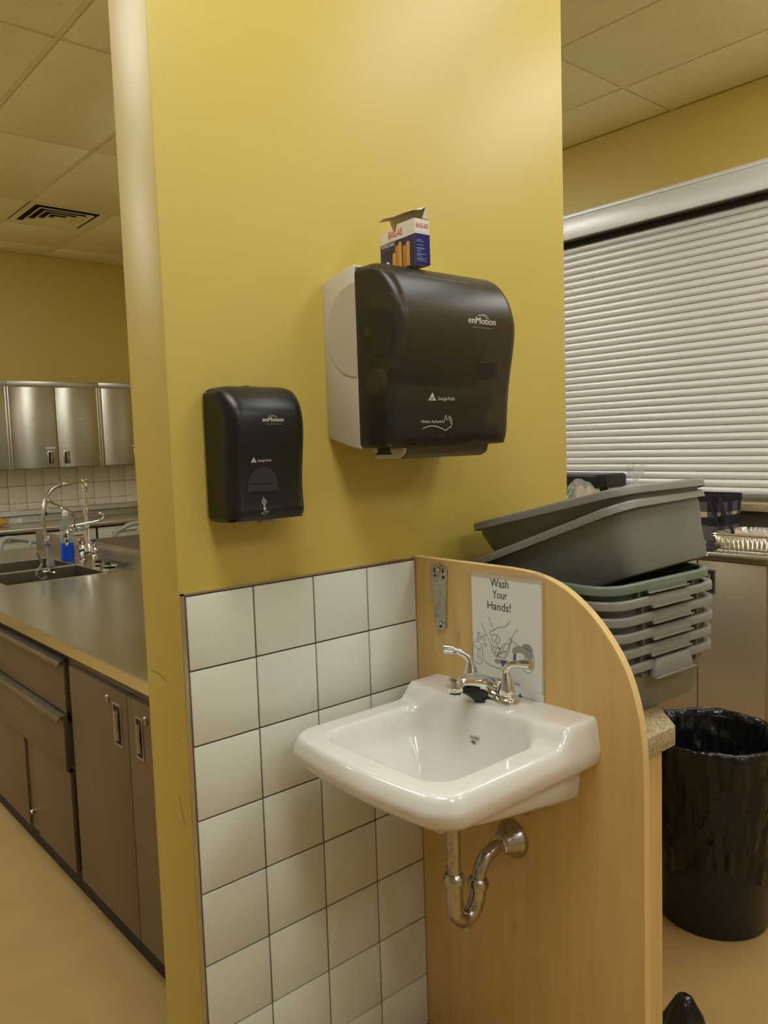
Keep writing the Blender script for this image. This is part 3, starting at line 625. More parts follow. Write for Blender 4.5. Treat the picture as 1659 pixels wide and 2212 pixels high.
# ---- soap dispenser
sd = thing('soap_dispenser', 'smaller black soap dispenser left of the towel dispenser on the yellow partition', 'dispenser', (-.469, 0, 1.365))
spf = [(-.004, 1.6325), (-.045, 1.6325), (-.068, 1.625), (-.089, 1.606), (-.102, 1.583), (-.1065, 1.555), (-.1045, 1.520), (-.099, 1.480), (-.0955, 1.440), (-.0965, 1.400), (-.098, 1.385), (-.092, 1.371), (-.080, 1.366), (-.004, 1.364)]
mb, SPf = cover(spf, -.560, -.378, .032, -.004)
mb.build('cover', M['black'], sd, ang=55)
MB().box(-.552, -.386, -.006, .006, 1.384, 1.616).build('back_plate', M['black'], sd, bev=.002)
sf = ysurf(SPf)
def sm(e): return lambda a, b: (a, sf(b)-e, b)
MB().ball((-.480, -.035, 1.6325), (.010, .012, .0025)).build('lock_button', M['black'], sd)
for dx in (0, .0004): text_obj('enMotion', sm(.0007+dx*.3), -.4895+dx, 1.5600, .0490, .0088, M['print'], sd, 'logo_lettering', shear=.2)
text_obj('automated touchless dispenser', sm(.0007), -.483, 1.5545, .040, .0022, M['printdim'], sd, 'logo_lettering')
lw = MB(); ribbon(lw, [(-.474, 1.5702), (-.464, 1.5715), (-.456, 1.5695)], .0009, sm(.0009)); lw.build('logo_mark', M['print'], sd, smooth=False)
text_obj('Georgia-Pacific', sm(.0007), -.5000, 1.4825, .0315, .0048, M['print'], sd, 'logo_lettering', offset=.01)
gpmark(sm, -.5095, 1.4815, .0068, sd)
pl_ = MB(); pts = [(-.522, 1.4265), (-.454, 1.4265)]+[(-.488+.034*math.cos(a), 1.437+.035*math.sin(a)) for a in [PI*k/14 for k in range(15)]]
poly2(pl_, pts, sm(.0005)); pl_.build('relief_plaque', M['ghost'], sd, smooth=False)
text_obj('enMotion', sm(.0009), -.5120, 1.4550, .0400, .0065, M['ink'], sd, 'relief_lettering', shear=.2)
text_obj('foam soap with moisturizer', sm(.0009), -.512, 1.4485, .040, .0022, M['ink'], sd, 'relief_lettering')
MB().box(-.516, -.460, sf(1.4395)-.0012, sf(1.4395)+.002, 1.4385, 1.4415).build('relief_line', M['ink'], sd)
MB().prism([(-.522, 1.4262), (-.454, 1.4262), (-.450, 1.4240), (-.526, 1.4240)], 'y', sf(1.425)-.0025, sf(1.425)+.001).build('relief_ledge', M['ghost'], sd)
ic = MB()
fmm = sm(.0007)
for q in ([(-.4905, 1.4105), (-.489, 1.4135), (-.4875, 1.4105)],): poly2(ic, q, fmm)
ribbon(ic, [(-.488+.0048*math.cos(a), 1.4035+.0052*math.sin(a)) for a in [2*PI*k/14 for k in range(15)]], .0010, fmm, True)
ribbon(ic, [(-.488, 1.4085), (-.488, 1.3985)], .0008, fmm); ribbon(ic, [(-.4925, 1.4035), (-.4835, 1.4035)], .0008, fmm)
for z_ in (1.3965, 1.3945, 1.3925): ribbon(ic, [(-.490, z_), (-.4860, z_)], .0009, fmm)
poly2(ic, [(-.4920, 1.3910), (-.4840, 1.3910), (-.488, 1.3860)], fmm)
ribbon(ic, [(-.4960, 1.3825), (-.4920, 1.3825), (-.4880, 1.3850), (-.4850, 1.3848), (-.4870, 1.3828)], .0009, fmm)
ribbon(ic, [(-.4870, 1.3825), (-.4830, 1.3850), (-.4800, 1.3848), (-.4785, 1.3838), (-.4835, 1.3798), (-.4960, 1.3798)], .0009, fmm)
ic.build('hand_symbol', M['print'], sd, smooth=False)
MB().prism([(-.053, 1.366), (-.080, 1.366), (-.077, 1.3595), (-.057, 1.3585)], 'x', -.482, -.455).build('nozzle', M['boxtan'] if False else M['clearbottle'], sd, bev=.002)

# ================================================================ BANDAGE BOX
A_ = Vector((-.139, -.182)); B_ = Vector((-.108, -.2013))
BW, BD, BH = .118, .042, .095      # length of the long face, depth, height
BZ = 1.8885
e1 = (B_-A_).normalized()          # along the narrow face
e2 = Vector((-e1.y, e1.x))
if e2.x > 0: e2 = -e2
# the long face runs back towards the wall from A
e2 = Vector((.05, 1.0)).normalized(); e1 = Vector((e2.y, -e2.x)); 
if e1.x < 0: e1 = -e1
bb = thing('bandage_box', 'open blue and white bandage carton standing on the towel dispenser', 'box', (A_.x, A_.y, BZ))
def bx(u, v, h): p = A_+e2*u+e1*v; return (p.x, p.y, BZ+h)
BW = .118
def wall_(u0, u1, v0, v1, hs): pass
t_ = .0008
# walls: long front (v=0), long back (v=BD), narrow right (u=0), narrow left (u=BW); the torn front dips to the left
mk_ = MB()
topf = [(0, .095), (.015, .095), (.058, .0945), (.061, .086), (.067, .081), (.074, .085), (.077, .092), (.088, .090), (.100, .084), (BW, .080)]
vs = [bx(u, 0, 0) for u, h in topf]+[bx(u, 0, h) for u, h in topf]; n_ = len(topf)
vsb = [bx(u, t_, 0) for u, h in topf]+[bx(u, t_, h) for u, h in topf]
mk_.add(vs, [(i, i+1, n_+i+1, n_+i) for i in range(n_-1)])
mk_.add(vsb, [(i, i+1, n_+i+1, n_+i) for i in range(n_-1)])
mk_.add([vs[n_+i] for i in range(n_)]+[vsb[n_+i] for i in range(n_)], [(i, i+1, n_+i+1, n_+i) for i in range(n_-1)])
def slab(u0, u1, v0, v1, h0, h1, m=mk_):
    c = [bx(u, v, h) for h in (h0, h1) for u, v in ((u0, v0), (u1, v0), (u1, v1), (u0, v1))]
    m.add(c, [(0, 3, 2, 1), (4, 5, 6, 7), (0, 1, 5, 4), (1, 2, 6, 5), (2, 3, 7, 6), (3, 0, 4, 7)])
slab(0, BW, BD-t_, BD, 0, .097); slab(0, t_, 0, BD, 0, .095); slab(BW-t_, BW, 0, BD, 0, .080); slab(0, BW, 0, BD, 0, t_)
mk_.build('carton', M['boxwhite'], bb, smooth=False)
# lid flap raised from the back wall, torn front edge
fl = MB()
us = [(-.001, .012, 0), (.015, .018, .002), (.040, .026, .001), (.070, .031, -.001), (.100, .034, .002), (.122, .032, 0)]
hinge = [Vector(bx(u, BD-.001, .096)) for u, d, h in us]
ridge = [Vector(bx(u, BD-.010, .096+.026-.10*max(0, u)*.12)) for u, d, h in us]
lip_ = [Vector(bx(u, BD-.010-d, .096+.026-.008-.12*max(0, u)*.10+h)) for u, d, h in us]
fl.loft([hinge, ridge, lip_], False, False, closed=False)
fl.add([tuple(hinge[0]), tuple(ridge[0]), bx(-.001, BD*.5, .096)], [(0, 1, 2)])
fl.build('lid_flap', M['boxinside'], bb, smooth=False)
fo = MB(); fo.loft([[p+Vector((0, 0, .0008)) for p in ridge], [p+Vector((0, 0, .0008)) for p in lip_]], False, False, closed=False); fo.build('lid_flap', M['boxwhite'], bb, smooth=False)
dv = MB(); slab(.001, BW-.001, .012, .0128, 0, .083, dv); dv.build('inner_card', M['boxinside'], bb, smooth=False)
fF = lambda e: (lambda a, b: bx(BW-a, -e, b))     # front face, a runs left to right
fR = lambda e: (lambda a, b: bx(-e, a, b))        # narrow right face
q = MB(); poly2(q, [(0, 0), (BW, 0), (BW, .063), (0, .060)], fF(.0003)); q.build('printed_panel', M['boxnavy2'], bb, smooth=False)
q = MB(); poly2(q, [(0, 0), (BD, 0), (BD, .064), (0, .064)], fR(.0003)); q.build('printed_panel', M['boxnavy'], bb, smooth=False)
text_obj('BAND-AID', fF(.0006), .030, .0690, .048, .0150, M['boxred'], bb, offset=.009)
text_obj('BAND-AID', fR(.0006), .004, .0765, .034, .0095, M['boxred'], bb, offset=.009)
text_obj('FLEXIBLE FABRIC', fF(.0006), .004, .0520, .048, .0070, M['boxwhite'], bb, offset=.009)
text_obj('comfortable protection', fF(.0006), .004, .0455, .030, .0032, M['paleblue'], bb)
q = MB()
for i, (a, h) in enumerate(((.048, .036), (.0580, .050), (.0690, .056), (.0840, .046), (.0960, .052))):
    m_ = MB(); w2 = .0058
    poly2(m_, [(a-w2, 0), (a+w2, 0), (a+w2, h-w2)]+[(a+w2*math.cos(t), h-w2+w2*math.sin(t)) for t in [PI*k/8 for k in range(1, 8)]]+[(a-w2, h-w2)], fF(.0006+.0001*i)); m_.build('printed_bandage', M['boxtan' if i % 2 else 'boxtan2'], bb, smooth=False)
q = MB(); poly2(q, [(.022, 0), (.032, 0), (.032, .018), (.022, .022)], fF(.0012)); q.build('printed_patch', M['boxwhite'], bb, smooth=False)
q = MB(); poly2(q, [(0, .0), (.018, .0), (.021, .016), (0, .010)], fF(.0010)); q.build('printed_patch', M['boxyellow'], bb, smooth=False)
q = MB()
random.seed(3)
for i in range(15):
    zz = .0510-i*.0031-(.0012 if i in (3, 5, 9, 12) else 0)
    if i in (2, 4): continue
    ribbon(q, [(.004, zz), (.004+random.uniform(.012, .029), zz)], .0011, fR(.0006))
q.build('small_print', M['paleblue'], bb, smooth=False)
q = MB(); ribbon(q, [(.0045, .0675), (.033, .0675)], .0005, fR(.0006)); ribbon(q, [(.022, .0630), (.057, .0630)], .0006, fF(.0006)); q.build('small_print', M['inkfill'], bb, smooth=False)
# ================================================================ BUS TUBS
def make_tub(name, label, mat, mat_lip, L, W, H, taper=.026, lip=.013, group=None, hmat=None, handle=True, hh=.021):
    """origin at the middle of the rim plane; long axis y; z<0 is the body"""
    t = thing(name, label, 'tub', (0, 0, 0), group)
    hx, hy, r = W/2-lip, L/2-lip, .055
    th = .0028
    O = [(hx-taper, hy-taper, r-.015, -H+.002), (hx-taper+.004, hy-taper+.004, r-.012, -H+.010), (hx-taper*.55, hy-taper*.55, r-.005, -H*.55), (hx-.004, hy-.004, r, -.030), (hx-.002, hy-.002, r, -.004)]
    rings = [rrect(0, 0, hx-taper-.012, hy-taper-.012, r-.02, -H)]+[rrect(0, 0, a, b, c, z) for a, b, c, z in O]
    rings += [rrect(0, 0, a-th, b-th, c-th, z+(th if z < -.05 else 0)) for a, b, c, z in O[::-1]]
    rings += [rrect(0, 0, hx-taper-.016, hy-taper-.016, r-.022, -H+th)]
    MB().loft(rings).build('body', mat, t, ang=50)
    lp = [(hx-.0045, -.004), (hx-.0045, .0), (hx-.001, .0022), (hx+lip*.5, .0030), (hx+lip*.85, .0018), (hx+lip, -.002), (hx+lip, -.0155), (hx+lip-.0024, -.0160), (hx+lip-.0026, -.003), (hx, -.0008), (hx-.0015, -.004), (hx-.0045, -.004)]
    def lr(a, z):
        R = rrect(0, 0, a, a-hx+hy, r+(a-hx), z, 7)
        # the lip steps down a little towards the handle on both short ends
        return [(x, y, zz-(.0035*S_((abs(x)*-1+hx*.62)/.02) if abs(y) > hy-.02 else 0)) for x, y, zz in R]
    MB().loft([lr(a, z) for a, z in lp], False, False).build('rim', mat_lip, t, ang=50)
    if handle:
        for s in (-1, 1):
            hw = .070; y0 = s*(hy+.001); y1 = s*(hy+lip+(.010 if hh > .03 else .0015))
            ya, yb = min(y0, y1), max(y0, y1)
            hb = MB().loft([rrect(0, (ya+yb)/2, hw+e, (yb-ya)/2+f_, .010, z) for z, e, f_ in ((-hh, .004, 0), (-hh+.002, .005, 0), (-.011, -.001, 0), (-.004, -.004, -.002), (-.001 if hh < .03 else .004, -.009, -.005))])
            hb.build('handle', hmat or mat_lip, t, ang=50)
            MB().box(-hw-.006, hw+.006, min(y1, y1+s*.004), max(y1, y1+s*.004), -hh-.0022, -hh+.0012).build('handle_lip', M['binlight'], t, bev=.0010)
        for s in (-1, 1):
            for x in (-hx*.52, hx*.52):
                MB().box(x-.0015, x+.0015, min(s*(hy-.012), s*(hy+lip-.003)), max(s*(hy-.012), s*(hy+lip-.003)), -.030, -.003).build('rib', mat, t)
            for y in (-hy*.45, hy*.45): MB().box(min(s*(hx-.008), s*(hx+.003)), max(s*(hx-.008), s*(hx+.003)), y-.004, y+.004, -.050, -.004).build('rib', mat, t, bev=.001)
    return t
tub_a = make_tub('bus_tub', 'lowest grey bus tub, standing on the speckled corner countertop, lug handle showing', M['bin'], M['binlight'], .525, .42, .122, group='nested bus tubs', hh=.034)
lv = ['second grey bus tub from the countertop in the nested stack', 'third grey bus tub from the countertop in the nested stack', 'fourth grey bus tub from the countertop in the nested stack', 'grey bus tub directly below the grey-green one']
random.seed(9)
tub_a.location = (.252, -.293, GT+.1225); tub_a.rotation_euler = (0, 0, math.radians(-3))
tub_n = make_tub('bus_tub', lv[0], M['bin'], M['binlight'], .525, .42, .122, group='nested bus tubs')
for k, lb in enumerate(lv):
    c = tub_n if k == 0 else copy_tree(tub_n); c['label'] = lb; c.location = (.252+random.uniform(-.003, .003), -.293+random.uniform(-.002, .002), GT+.1225+.0345*(k+1)); c.rotation_euler = (0, 0, math.radians(-3+random.uniform(-.6, .6)))
tub_g = make_tub('bus_tub', 'grey-green bus tub on top of the nested stack, under the tilted tubs', M['bingreen'], M['bingreen'], .515, .41, .122, group=None, hmat=M['bingreen'])
tub_g.location = (.245, -.296, GT+.1225+.0345*5-.003); tub_g.rotation_euler = (0, 0, math.radians(-3.5))
tub_l = make_tub('bus_tub', 'deep grey bus tub tilted into the grey-green one, lower of the two tilted tubs', M['bin'], M['binlight'], .490, .390, .150, handle=False)
tub_l.location = (.298, -.292, 1.290); tub_l.rotation_euler = (-.364, -.017, 0)
tub_u = make_tub('bus_tub', 'deep grey bus tub on the very top, tilted inside the other tilted tub', M['bin'], M['binlight'], .485, .372, .135, taper=.036, handle=False)
tub_u.location = (.309, -.285, 1.349); tub_u.rotation_euler = (-.232, .0, -.02)
# ================================================================ TRASH CAN AND LINER
TCX, TCY = 1.0, -.266
tc = thing('trash_can', 'round black trash can on the floor behind the corner counter', 'trash can', (TCX, TCY, 0))
MB().lathe([(.0, .004), (.158, .0), (.162, .008), (.196, .555), (.204, .560), (.206, .575), (.200, .578), (.193, .570), (.186, .3), (.155, .012), (0, .012)], (TCX, TCY, 0), n=48).build('can_body', M['black'], tc)
NL = 180
def lin(r, z, amp, seed, fz=0.0, drop=None):
    out = []
    for k in range(NL):
        a = 2*PI*k/NL
        n1 = noise.noise(Vector((math.cos(a)*3.2+seed, math.sin(a)*3.2, z*5))); n2 = noise.noise(Vector((math.cos(a)*9+seed, math.sin(a)*9, z*9+3))); n2 = 1-3.2*abs(n2)
        rr = r+amp*(n1*.7+n2*.5); zz = z+fz*n1+(drop(a) if drop else 0)
        out.append((TCX+rr*math.cos(a), TCY+rr*math.sin(a), zz))
    return out
hem = lambda a: -.10*S_((math.cos(a+.35)+.2)/1.2)-.02*math.sin(3*a)
sec = [(.177, .16, .003, 0, None), (.181, .20, .006, .012, hem), (.190, .30, .006, 0, hem), (.2, .40, .006, 0, None), (.206, .50, .005, 0, None), (.2085, .545, .004, .004, None), (.2105, .570, .004, .006, None), (.209, .583, .004, .008, None), (.203, .592, .003, .010, None), (.196, .588, .004, .008, None), (.189, .565, .009, 0, None), (.180, .50, .020, 0, None), (.165, .42, .030, .02, None), (.14, .36, .035, .02, None), (.08, .33, .03, .02, None), (.01, .32, .005, 0, None)]
lr_ = []
for i, (r, z, a, fz, dp) in enumerate(sec[1:]): lr_.append(lin(r, z, a, 1.7, fz, dp))
lo = MB().loft(lr_, False, True).build('bin_liner', M['blackgloss'], ang=180)
bpy_tx = None
tag(lo, 'glossy black bin liner folded over the rim of the round trash can', 'trash bag')
bump(M['blackgloss'], (17, 17, 9), 1.0, .035, 1.2)
# black plastic bundle at the bottom edge of the picture
bg_ = MB()
rg = []
for z_, r_, ox in ((.0, .060, 0), (.004, .068, 0), (.030, .060, .004), (.06, .044, .008), (.085, .030, .012), (.100, .022, .014), (.108, .010, .015)):
    rg.append([(.425+ox+r_*(1+.22*noise.noise(Vector((math.cos(a)*2.5, math.sin(a)*2.5, z_*20))))*math.cos(a), -.475+r_*(1+.22*noise.noise(Vector((math.cos(a)*2.5+5, math.sin(a)*2.5, z_*20))))*math.sin(a), z_) for a in [2*PI*k/28 for k in range(28)]])
tag(bg_.loft(rg).build('plastic_bundle', M['blackgloss'], ang=180), 'small black plastic bundle on the floor at the foot of the corner cabinet', 'bag')

# ================================================================ RIGHT-HAND RUN UNDER THE SHUTTER
RZ = .947; RX = 2.28; RY0 = .125
tag(MB().box(RX, X1-.002, RY0, 4.8, RZ-.034, RZ).build('steel_worktop', M['steeltop'], bev=.003), 'stainless worktop with square edge below the roller shutter', 'worktop')
tag(MB().box(X1-.010, X1-.002, RY0, 4.8, RZ, OZ0-.006).build('splash_strip', M['steelface']), 'dark brown steel splash strip between the right worktop and the shutter sill', 'splash')
st_ = tag(MB().box(RX-.0006, RX, .405, .455, RZ-.020, RZ-.006).build('edge_sticker', M['paper']), 'tiny white sticker on the edge of the stainless worktop', 'sticker')
def base_unit(name, label, fx, y0, y1, z0, z1, depth, s, doors, mats, pulls, kz=.10, group=None, loc=None):
    """cabinet whose face is the plane x=fx (faces -x); doors: list of (ya,yb)"""
    t = thing(name, label, 'cabinet', (fx+depth/2, (y0+y1)/2, 0), group)
    MB().box(fx+.018, fx+depth, y0+.001, y1-.001, kz, z1).build('body', mats[0], t, smooth=False)
    MB().box(fx+.07, fx+depth, y0+.001, y1-.001, 0, kz).build('kick_board', M['kick'], t, smooth=False)
    for (ya, yb), pl in zip(doors, pulls):
        d = MB().box(fx, fx+.0175, ya+.0018, yb-.0018, z0, z1-.010).build('door', mats[1], t, bev=.0012)
        if pl:
            pa, pb, qa, qb = pl
            recessed_pull(d, fx, pa, pb, qa, qb)
    return t
def recessed_pull(d, fx, pa, pb, qa, qb):
    h = MB()
    b = .007
    h.box(fx-.0015, fx+.0005, pa, pb, qa, qa+b).box(fx-.0015, fx+.0005, pa, pb, qb-b, qb).box(fx-.0015, fx+.0005, pa, pa+b, qa+b, qb-b).box(fx-.0015, fx+.0005, pb-b, pb, qa+b, qb-b)
    h.build('pull_frame', M['steel'], d)
    MB().box(fx-.0004, fx+.0002, pa+b, pb-b, qa+b, qb-b).build('pull_recess', M['dark'], d)
    c = (pa+pb)/2
    MB().tube([(fx-.0005, c, qa+.02), (fx-.004, c, (qa+qb)/2), (fx-.0005, c, qb-.02)], (pb-pa)*.16, 10).build('pull_grip', M['steel'], d)
base_unit('base_cabinet', 'stainless cabinet with a recessed pull under the shutter worktop, right behind the trash can', RX+.03, .142, .80, .12, RZ-.036, .58, 1, [(.146, .472), (.474, .798)], (M['steelface3'], M['steelface3']), [(.384, .443, .742, .858), (.50, .56, .742, .858)])
for i in range(3):
    base_unit('base_cabinet', ['stainless base cabinet under the shutter worktop hidden behind the grey tubs', 'stainless base cabinet under the shutter worktop behind the yellow partition', 'last stainless base cabinet under the shutter worktop towards the back wall'][i], RX+.03, .802+i*1.32, .802+(i+1)*1.32-.004, .12, RZ-.036, .58, 1, [(.806+i*1.32, 1.46+i*1.32), (1.464+i*1.32, 2.116+i*1.32)], (M['steelface3'], M['steelface3']), [None, None])
# ---- foil pans (two nested) with buns
def foil_pan(label, zb, hh, first=None):
    t = thing('foil_pan', label, 'pan', (2.55, .29, zb), 'nested foil pans')
    cx_, cy_ = 2.545, .295
    N_ = 26
    def ring(hx, hy, r, z, wav):
        R = rrect(cx_, cy_, hx, hy, r, z, 5); out = []
        # resample straight sides with pleats
        pts = []
        for i in range(len(R)):
            a = Vector(R[i]); b = Vector(R[(i+1) % len(R)]); m_ = max(1, int((b-a).length/.0045))
            for k in range(m_): pts.append((i, k, m_))
        return R, pts
    def dense(hx, hy, r, z, wav, per=.026):
        R = rrect(cx_, cy_, hx, hy, r, z, 5); tot = []; n_ = 300
        Ls = [(Vector(R[(i+1) % len(R)])-Vector(R[i])).length for i in range(len(R))]; S = sum(Ls)
        out = []
        for k in range(n_):
            s = S*k/n_; i = 0
            while s > Ls[i] and i < len(Ls)-1: s -= Ls[i]; i += 1
            p = Vector(R[i]).lerp(Vector(R[(i+1) % len(R)]), s/Ls[i]); d = (p-Vector((cx_, cy_, z))); d.normalize()
            ww = wav*math.copysign(abs(math.sin(PI*k/n_*48))**.6, math.sin(2*PI*k/n_*48))
            out.append((p.x+d.x*ww, p.y+d.y*ww, p.z))
        return out
    rr = [dense(.125, .125, .04, zb, 0), dense(.135, .135, .04, zb+.004, .001), dense(.150, .150, .042, zb+hh-.008, .0024), dense(.152, .152, .042, zb+hh, .0), dense(.163, .163, .045, zb+hh+.001, 0), dense(.166, .166, .045, zb+hh-.003, 0), dense(.163, .163, .045, zb+hh+.003, 0), dense(.150, .150, .042, zb+hh+.003, 0), dense(.147, .147, .042, zb+hh-.008, .0024), dense(.132, .132, .04, zb+.006, .001)]
    MB().loft(rr, True, True).build('pan', M['foil'], t, ang=60)
    return t
foil_pan('lower ribbed foil pan, standing on the worktop under the roller shutter', RZ, .068)
foil_pan('upper ribbed foil pan, nested in another and holding pale buns', RZ+.010, .068)
bt = [(2.47, .335, .040), (2.475, .245, .040), (2.56, .30, .042), (2.50, .17, .036), (2.60, .20, .04)]
for i, (x, y, r) in enumerate(bt):
    tag(MB().ball((x, y, RZ+.018+.034), (r, r*1.05, .034), 18, 10).build('bun', M['bun']), ['pale round bun nearest the black straps in the foil pan', 'pale round bun in front of the middle of the foil pan', 'pale round bun at the centre back of the foil pan', 'pale round bun at the right front corner of the foil pan', 'pale round bun at the right back corner of the foil pan'][i], 'bun', 'buns in the foil pan')
fm = MB(); rg = []
for z_, k_ in ((RZ+.020, 1.0), (RZ+.055, 1.04), (RZ+.085, .92), (RZ+.097, .6), (RZ+.100, .2)):
    rg.append([(2.52+.11*k_*math.cos(a)*(1+.10*noise.noise(Vector((3*math.cos(a), 3*math.sin(a), z_*30)))), .255+.115*k_*math.sin(a)*(1+.10*noise.noise(Vector((3*math.cos(a)+4, 3*math.sin(a), z_*30)))), z_+.006*noise.noise(Vector((4*math.cos(a), 4*math.sin(a), 9)))) for a in [2*PI*k/36 for k in range(36)]])
tag(fm.loft(rg).build('bun_bag', M['film'], ang=180), 'clear plastic bag over the pale buns in the foil pan', 'bag')
# ---- plaid cooler bag
cb = thing('cooler_bag', 'black, grey and cream plaid tote bag with black straps on the worktop', 'bag', (2.62, .59, RZ))
def bagring(z, k): 
    hx, hy = .105*k, .125*k
    return rrect(2.635, .578+(1-k)*.02, hx, hy, .03, z, 3)
bw_ = [(RZ+.001, .86), (RZ+.02, .90), (RZ+.09, .96), (RZ+.16, 1.0), (RZ+.235, 1.03)]
rg = [bagring(z_, k_) for z_, k_ in bw_]
# plaid cloth: patches as material slots on the swept shell
m_ = MB(); H_ = [RZ+.001, RZ+.055, RZ+.110, RZ+.165, RZ+.222]
def kz(z_):
    for i in range(len(bw_)-1):
        if bw_[i][0] <= z_ <= bw_[i+1][0]: t = (z_-bw_[i][0])/(bw_[i+1][0]-bw_[i][0]); return bw_[i][1]*(1-t)+bw_[i+1][1]*t
    return 1.03
def dr(z_, n_=64):
    R = bagring(z_, kz(z_)); Ls = [(Vector(R[(i+1) % len(R)])-Vector(R[i])).length for i in range(len(R))]; S = sum(Ls); out = []
    for k in range(n_):
        s = S*k/n_; i = 0
        while s > Ls[i] and i < len(Ls)-1: s -= Ls[i]; i += 1
        out.append(tuple(Vector(R[i]).lerp(Vector(R[(i+1) % len(R)]), s/Ls[i])))
    return out
for j in range(len(H_)-1):
    a = dr(H_[j]); b = dr(H_[j+1]); n_ = len(a)
    for k in range(n_):
        col = (k//4+1) % 2; row = j % 2
        mi = (2 if (col == 1 and row == 0) else (1 if (col != row and not (col == 1 and row == 0)) or (col == 1) else 0))
        if col == 1 and row == 1: mi = 1
        if col == 0 and row == 0: mi = 1
        if col == 0 and row == 1: mi = 0
        m_.add([a[k], a[(k+1) % n_], b[(k+1) % n_], b[k]], [(0, 1, 2, 3)], mi)
m_.add(dr(RZ+.001), [tuple(range(64))], 0)
m_.build('plaid_body', [M['plaid1'], M['plaid2'], M['plaid3']], cb)
MB().loft([[(2.635+(p[0]-2.635)*s, .578+(p[1]-.578)*s, z_) for p in dr(RZ+.222)] for s, z_ in ((1.0, RZ+.218), (1.02, RZ+.222), (1.02, RZ+.250), (.985, RZ+.252), (.97, RZ+.235), (.96, RZ+.10))], False, False).build('black_trim', M['blackmatte'], cb)
MB().loft([[(2.635+(p[0]-2.635)*s, .578+(p[1]-.578)*s, z_) for p in dr(RZ+.2)] for s, z_ in ((.95, RZ+.235), (.94, RZ+.02))], False, True).build('lining', M['plaid2'], cb)
def strap(pts, wv, name='strap'):
    q = smooth_pts(pts, 5); rg_ = []
    wv = Vector(wv)
    for i, p in enumerate(q):
        t = (q[min(i+1, len(q)-1)]-q[max(i-1, 0)]).normalized(); nn = t.cross(wv).normalized()*.0014
        rg_.append([p-wv+nn, p+wv+nn, p+wv-nn, p-wv-nn])
    MB().loft(rg_).build(name, M['blackmatte'], cb, smooth=False)
strap([(2.528, .495, RZ+.245), (2.505, .46, RZ+.235), (2.490, .430, RZ+.170), (2.480, .395, RZ+.110), (2.475, .375, RZ+.070)], (0, .011, .004))
strap([(2.528, .53, RZ+.245), (2.518, .505, RZ+.180), (2.510, .475, RZ+.120), (2.495, .440, RZ+.085), (2.480, .385, RZ+.072)], (0, .010, .003))
MB().tube([(2.525, .455, RZ+.235), (2.524, .46, RZ+.02)], .006, 6).build('piping', M['blackmatte'], cb)
# ---- black appliance with lead, bread bag, knotted bag
ap = thing('roaster', 'black appliance with a dangling lead in front of the shutter, behind the tubs', 'appliance', (2.70, 1.38, RZ))
MB().loft([rrect(2.68, 1.40, a, b, .05, z_) for a, b, z_ in ((.10, .20, RZ+.002), (.12, .22, RZ+.02), (.13, .23, RZ+.27))]).build('body', M['shell'], ap)
MB().loft([rrect(2.68, 1.40, a, b, .05, z_) for a, b, z_ in ((.135, .235, RZ+.27), (.14, .24, RZ+.275), (.14, .24, RZ+.335), (.13, .23, RZ+.347))]).build('lid', M['black'], ap)
MB().loft([[(2.60+.045*k*math.cos(a), 1.20+.035*k*math.sin(a), z_) for a in [2*PI*i/16 for i in range(16)]] for k, z_ in ((.5, RZ+.235), (.9, RZ+.25), (1.0, RZ+.31), (1.1, RZ+.34))]).build('side_handle', M['black'], ap)
MB().tube(smooth_pts([(2.60, 1.19, RZ+.343), (2.59, 1.165, RZ+.330), (2.585, 1.155, RZ+.28), (2.58, 1.150, RZ+.20), (2.58, 1.14, RZ+.006)], 6), .0048, 8).build('lead', M['black'], ap)
bd = thing('bread_bag', 'printed clear bag of sliced buns standing behind the grey tubs', 'bag', (2.46, 1.28, RZ))
def blob(cx_, cy_, cz_, rx, ry, rz, seed, amp=.10, n_=40, m__=22, yaw=0):
    rg_ = []
    for i in range(m__+1):
        t = max(.002, min(PI-.002, PI*i/m__)); R = []
        for k in range(n_):
            a = 2*PI*k/n_; d = Vector((math.sin(t)*math.cos(a), math.sin(t)*math.sin(a), math.cos(t))); s = 1+amp*noise.noise(d*2.2+Vector((seed, 0, 0)))+amp*.4*noise.noise(d*6+Vector((seed, 3, 0)))
            x_, y_ = rx*d.x*s, ry*d.y*s
            R.append((cx_+x_*math.cos(yaw)-y_*math.sin(yaw), cy_+x_*math.sin(yaw)+y_*math.cos(yaw), max(cz_-rz*.97, cz_+rz*d.z*s)))
        rg_.append(R)
    return MB().loft(rg_)
blob(2.46, 1.25, RZ+.168, .075, .120, .160, 1).build('film', M['film'], bd, ang=180)
for i in range(3): blob(2.465, 1.25+(i-1)*.06, RZ+.16, .055, .040, .130, 4+i, .05, 24, 14).build('buns', M['bun'], bd, ang=180)
pb_ = MB(); gb_ = MB(); rb_ = MB()
def bpm(a, b):
    # onto the film's camera side
    x_ = 2.46-.075*math.sqrt(max(0, 1-((a-1.25)/.125)**2-((b-RZ-.168)/.172)**2))-.010; return (x_, a, b)
random.seed(12)
for i in range(26):
    a0 = 1.26+random.uniform(0, .075); b0 = RZ+.215+random.uniform(0, .060)
    mm = [pb_, gb_, gb_, rb_][i % 4] if i % 8 else pb_
    w_ = random.uniform(.006, .014); ribbon(mm, [(a0, b0), (a0-w_*.5, b0+.010), (a0-w_, b0+.022)], random.uniform(.004, .008), bpm)
pb_.build('printing', M['blueprint'], bd, smooth=False); gb_.build('printing', M['green'], bd, smooth=False); rb_.build('printing', M['boxwhite'], bd, smooth=False)
MB().ball((2.40, 1.395, RZ+.195), (.010, .014, .016)).build('red_clip', M['red'], bd)
kb = thing('knotted_bag', 'knotted clear plastic bag with white contents behind the grey tubs', 'bag', (2.6, .985, RZ))
blob(2.60, .985, RZ+.150, .085, .098, .150, 7, .05).build('contents', M['white'], kb, ang=180)
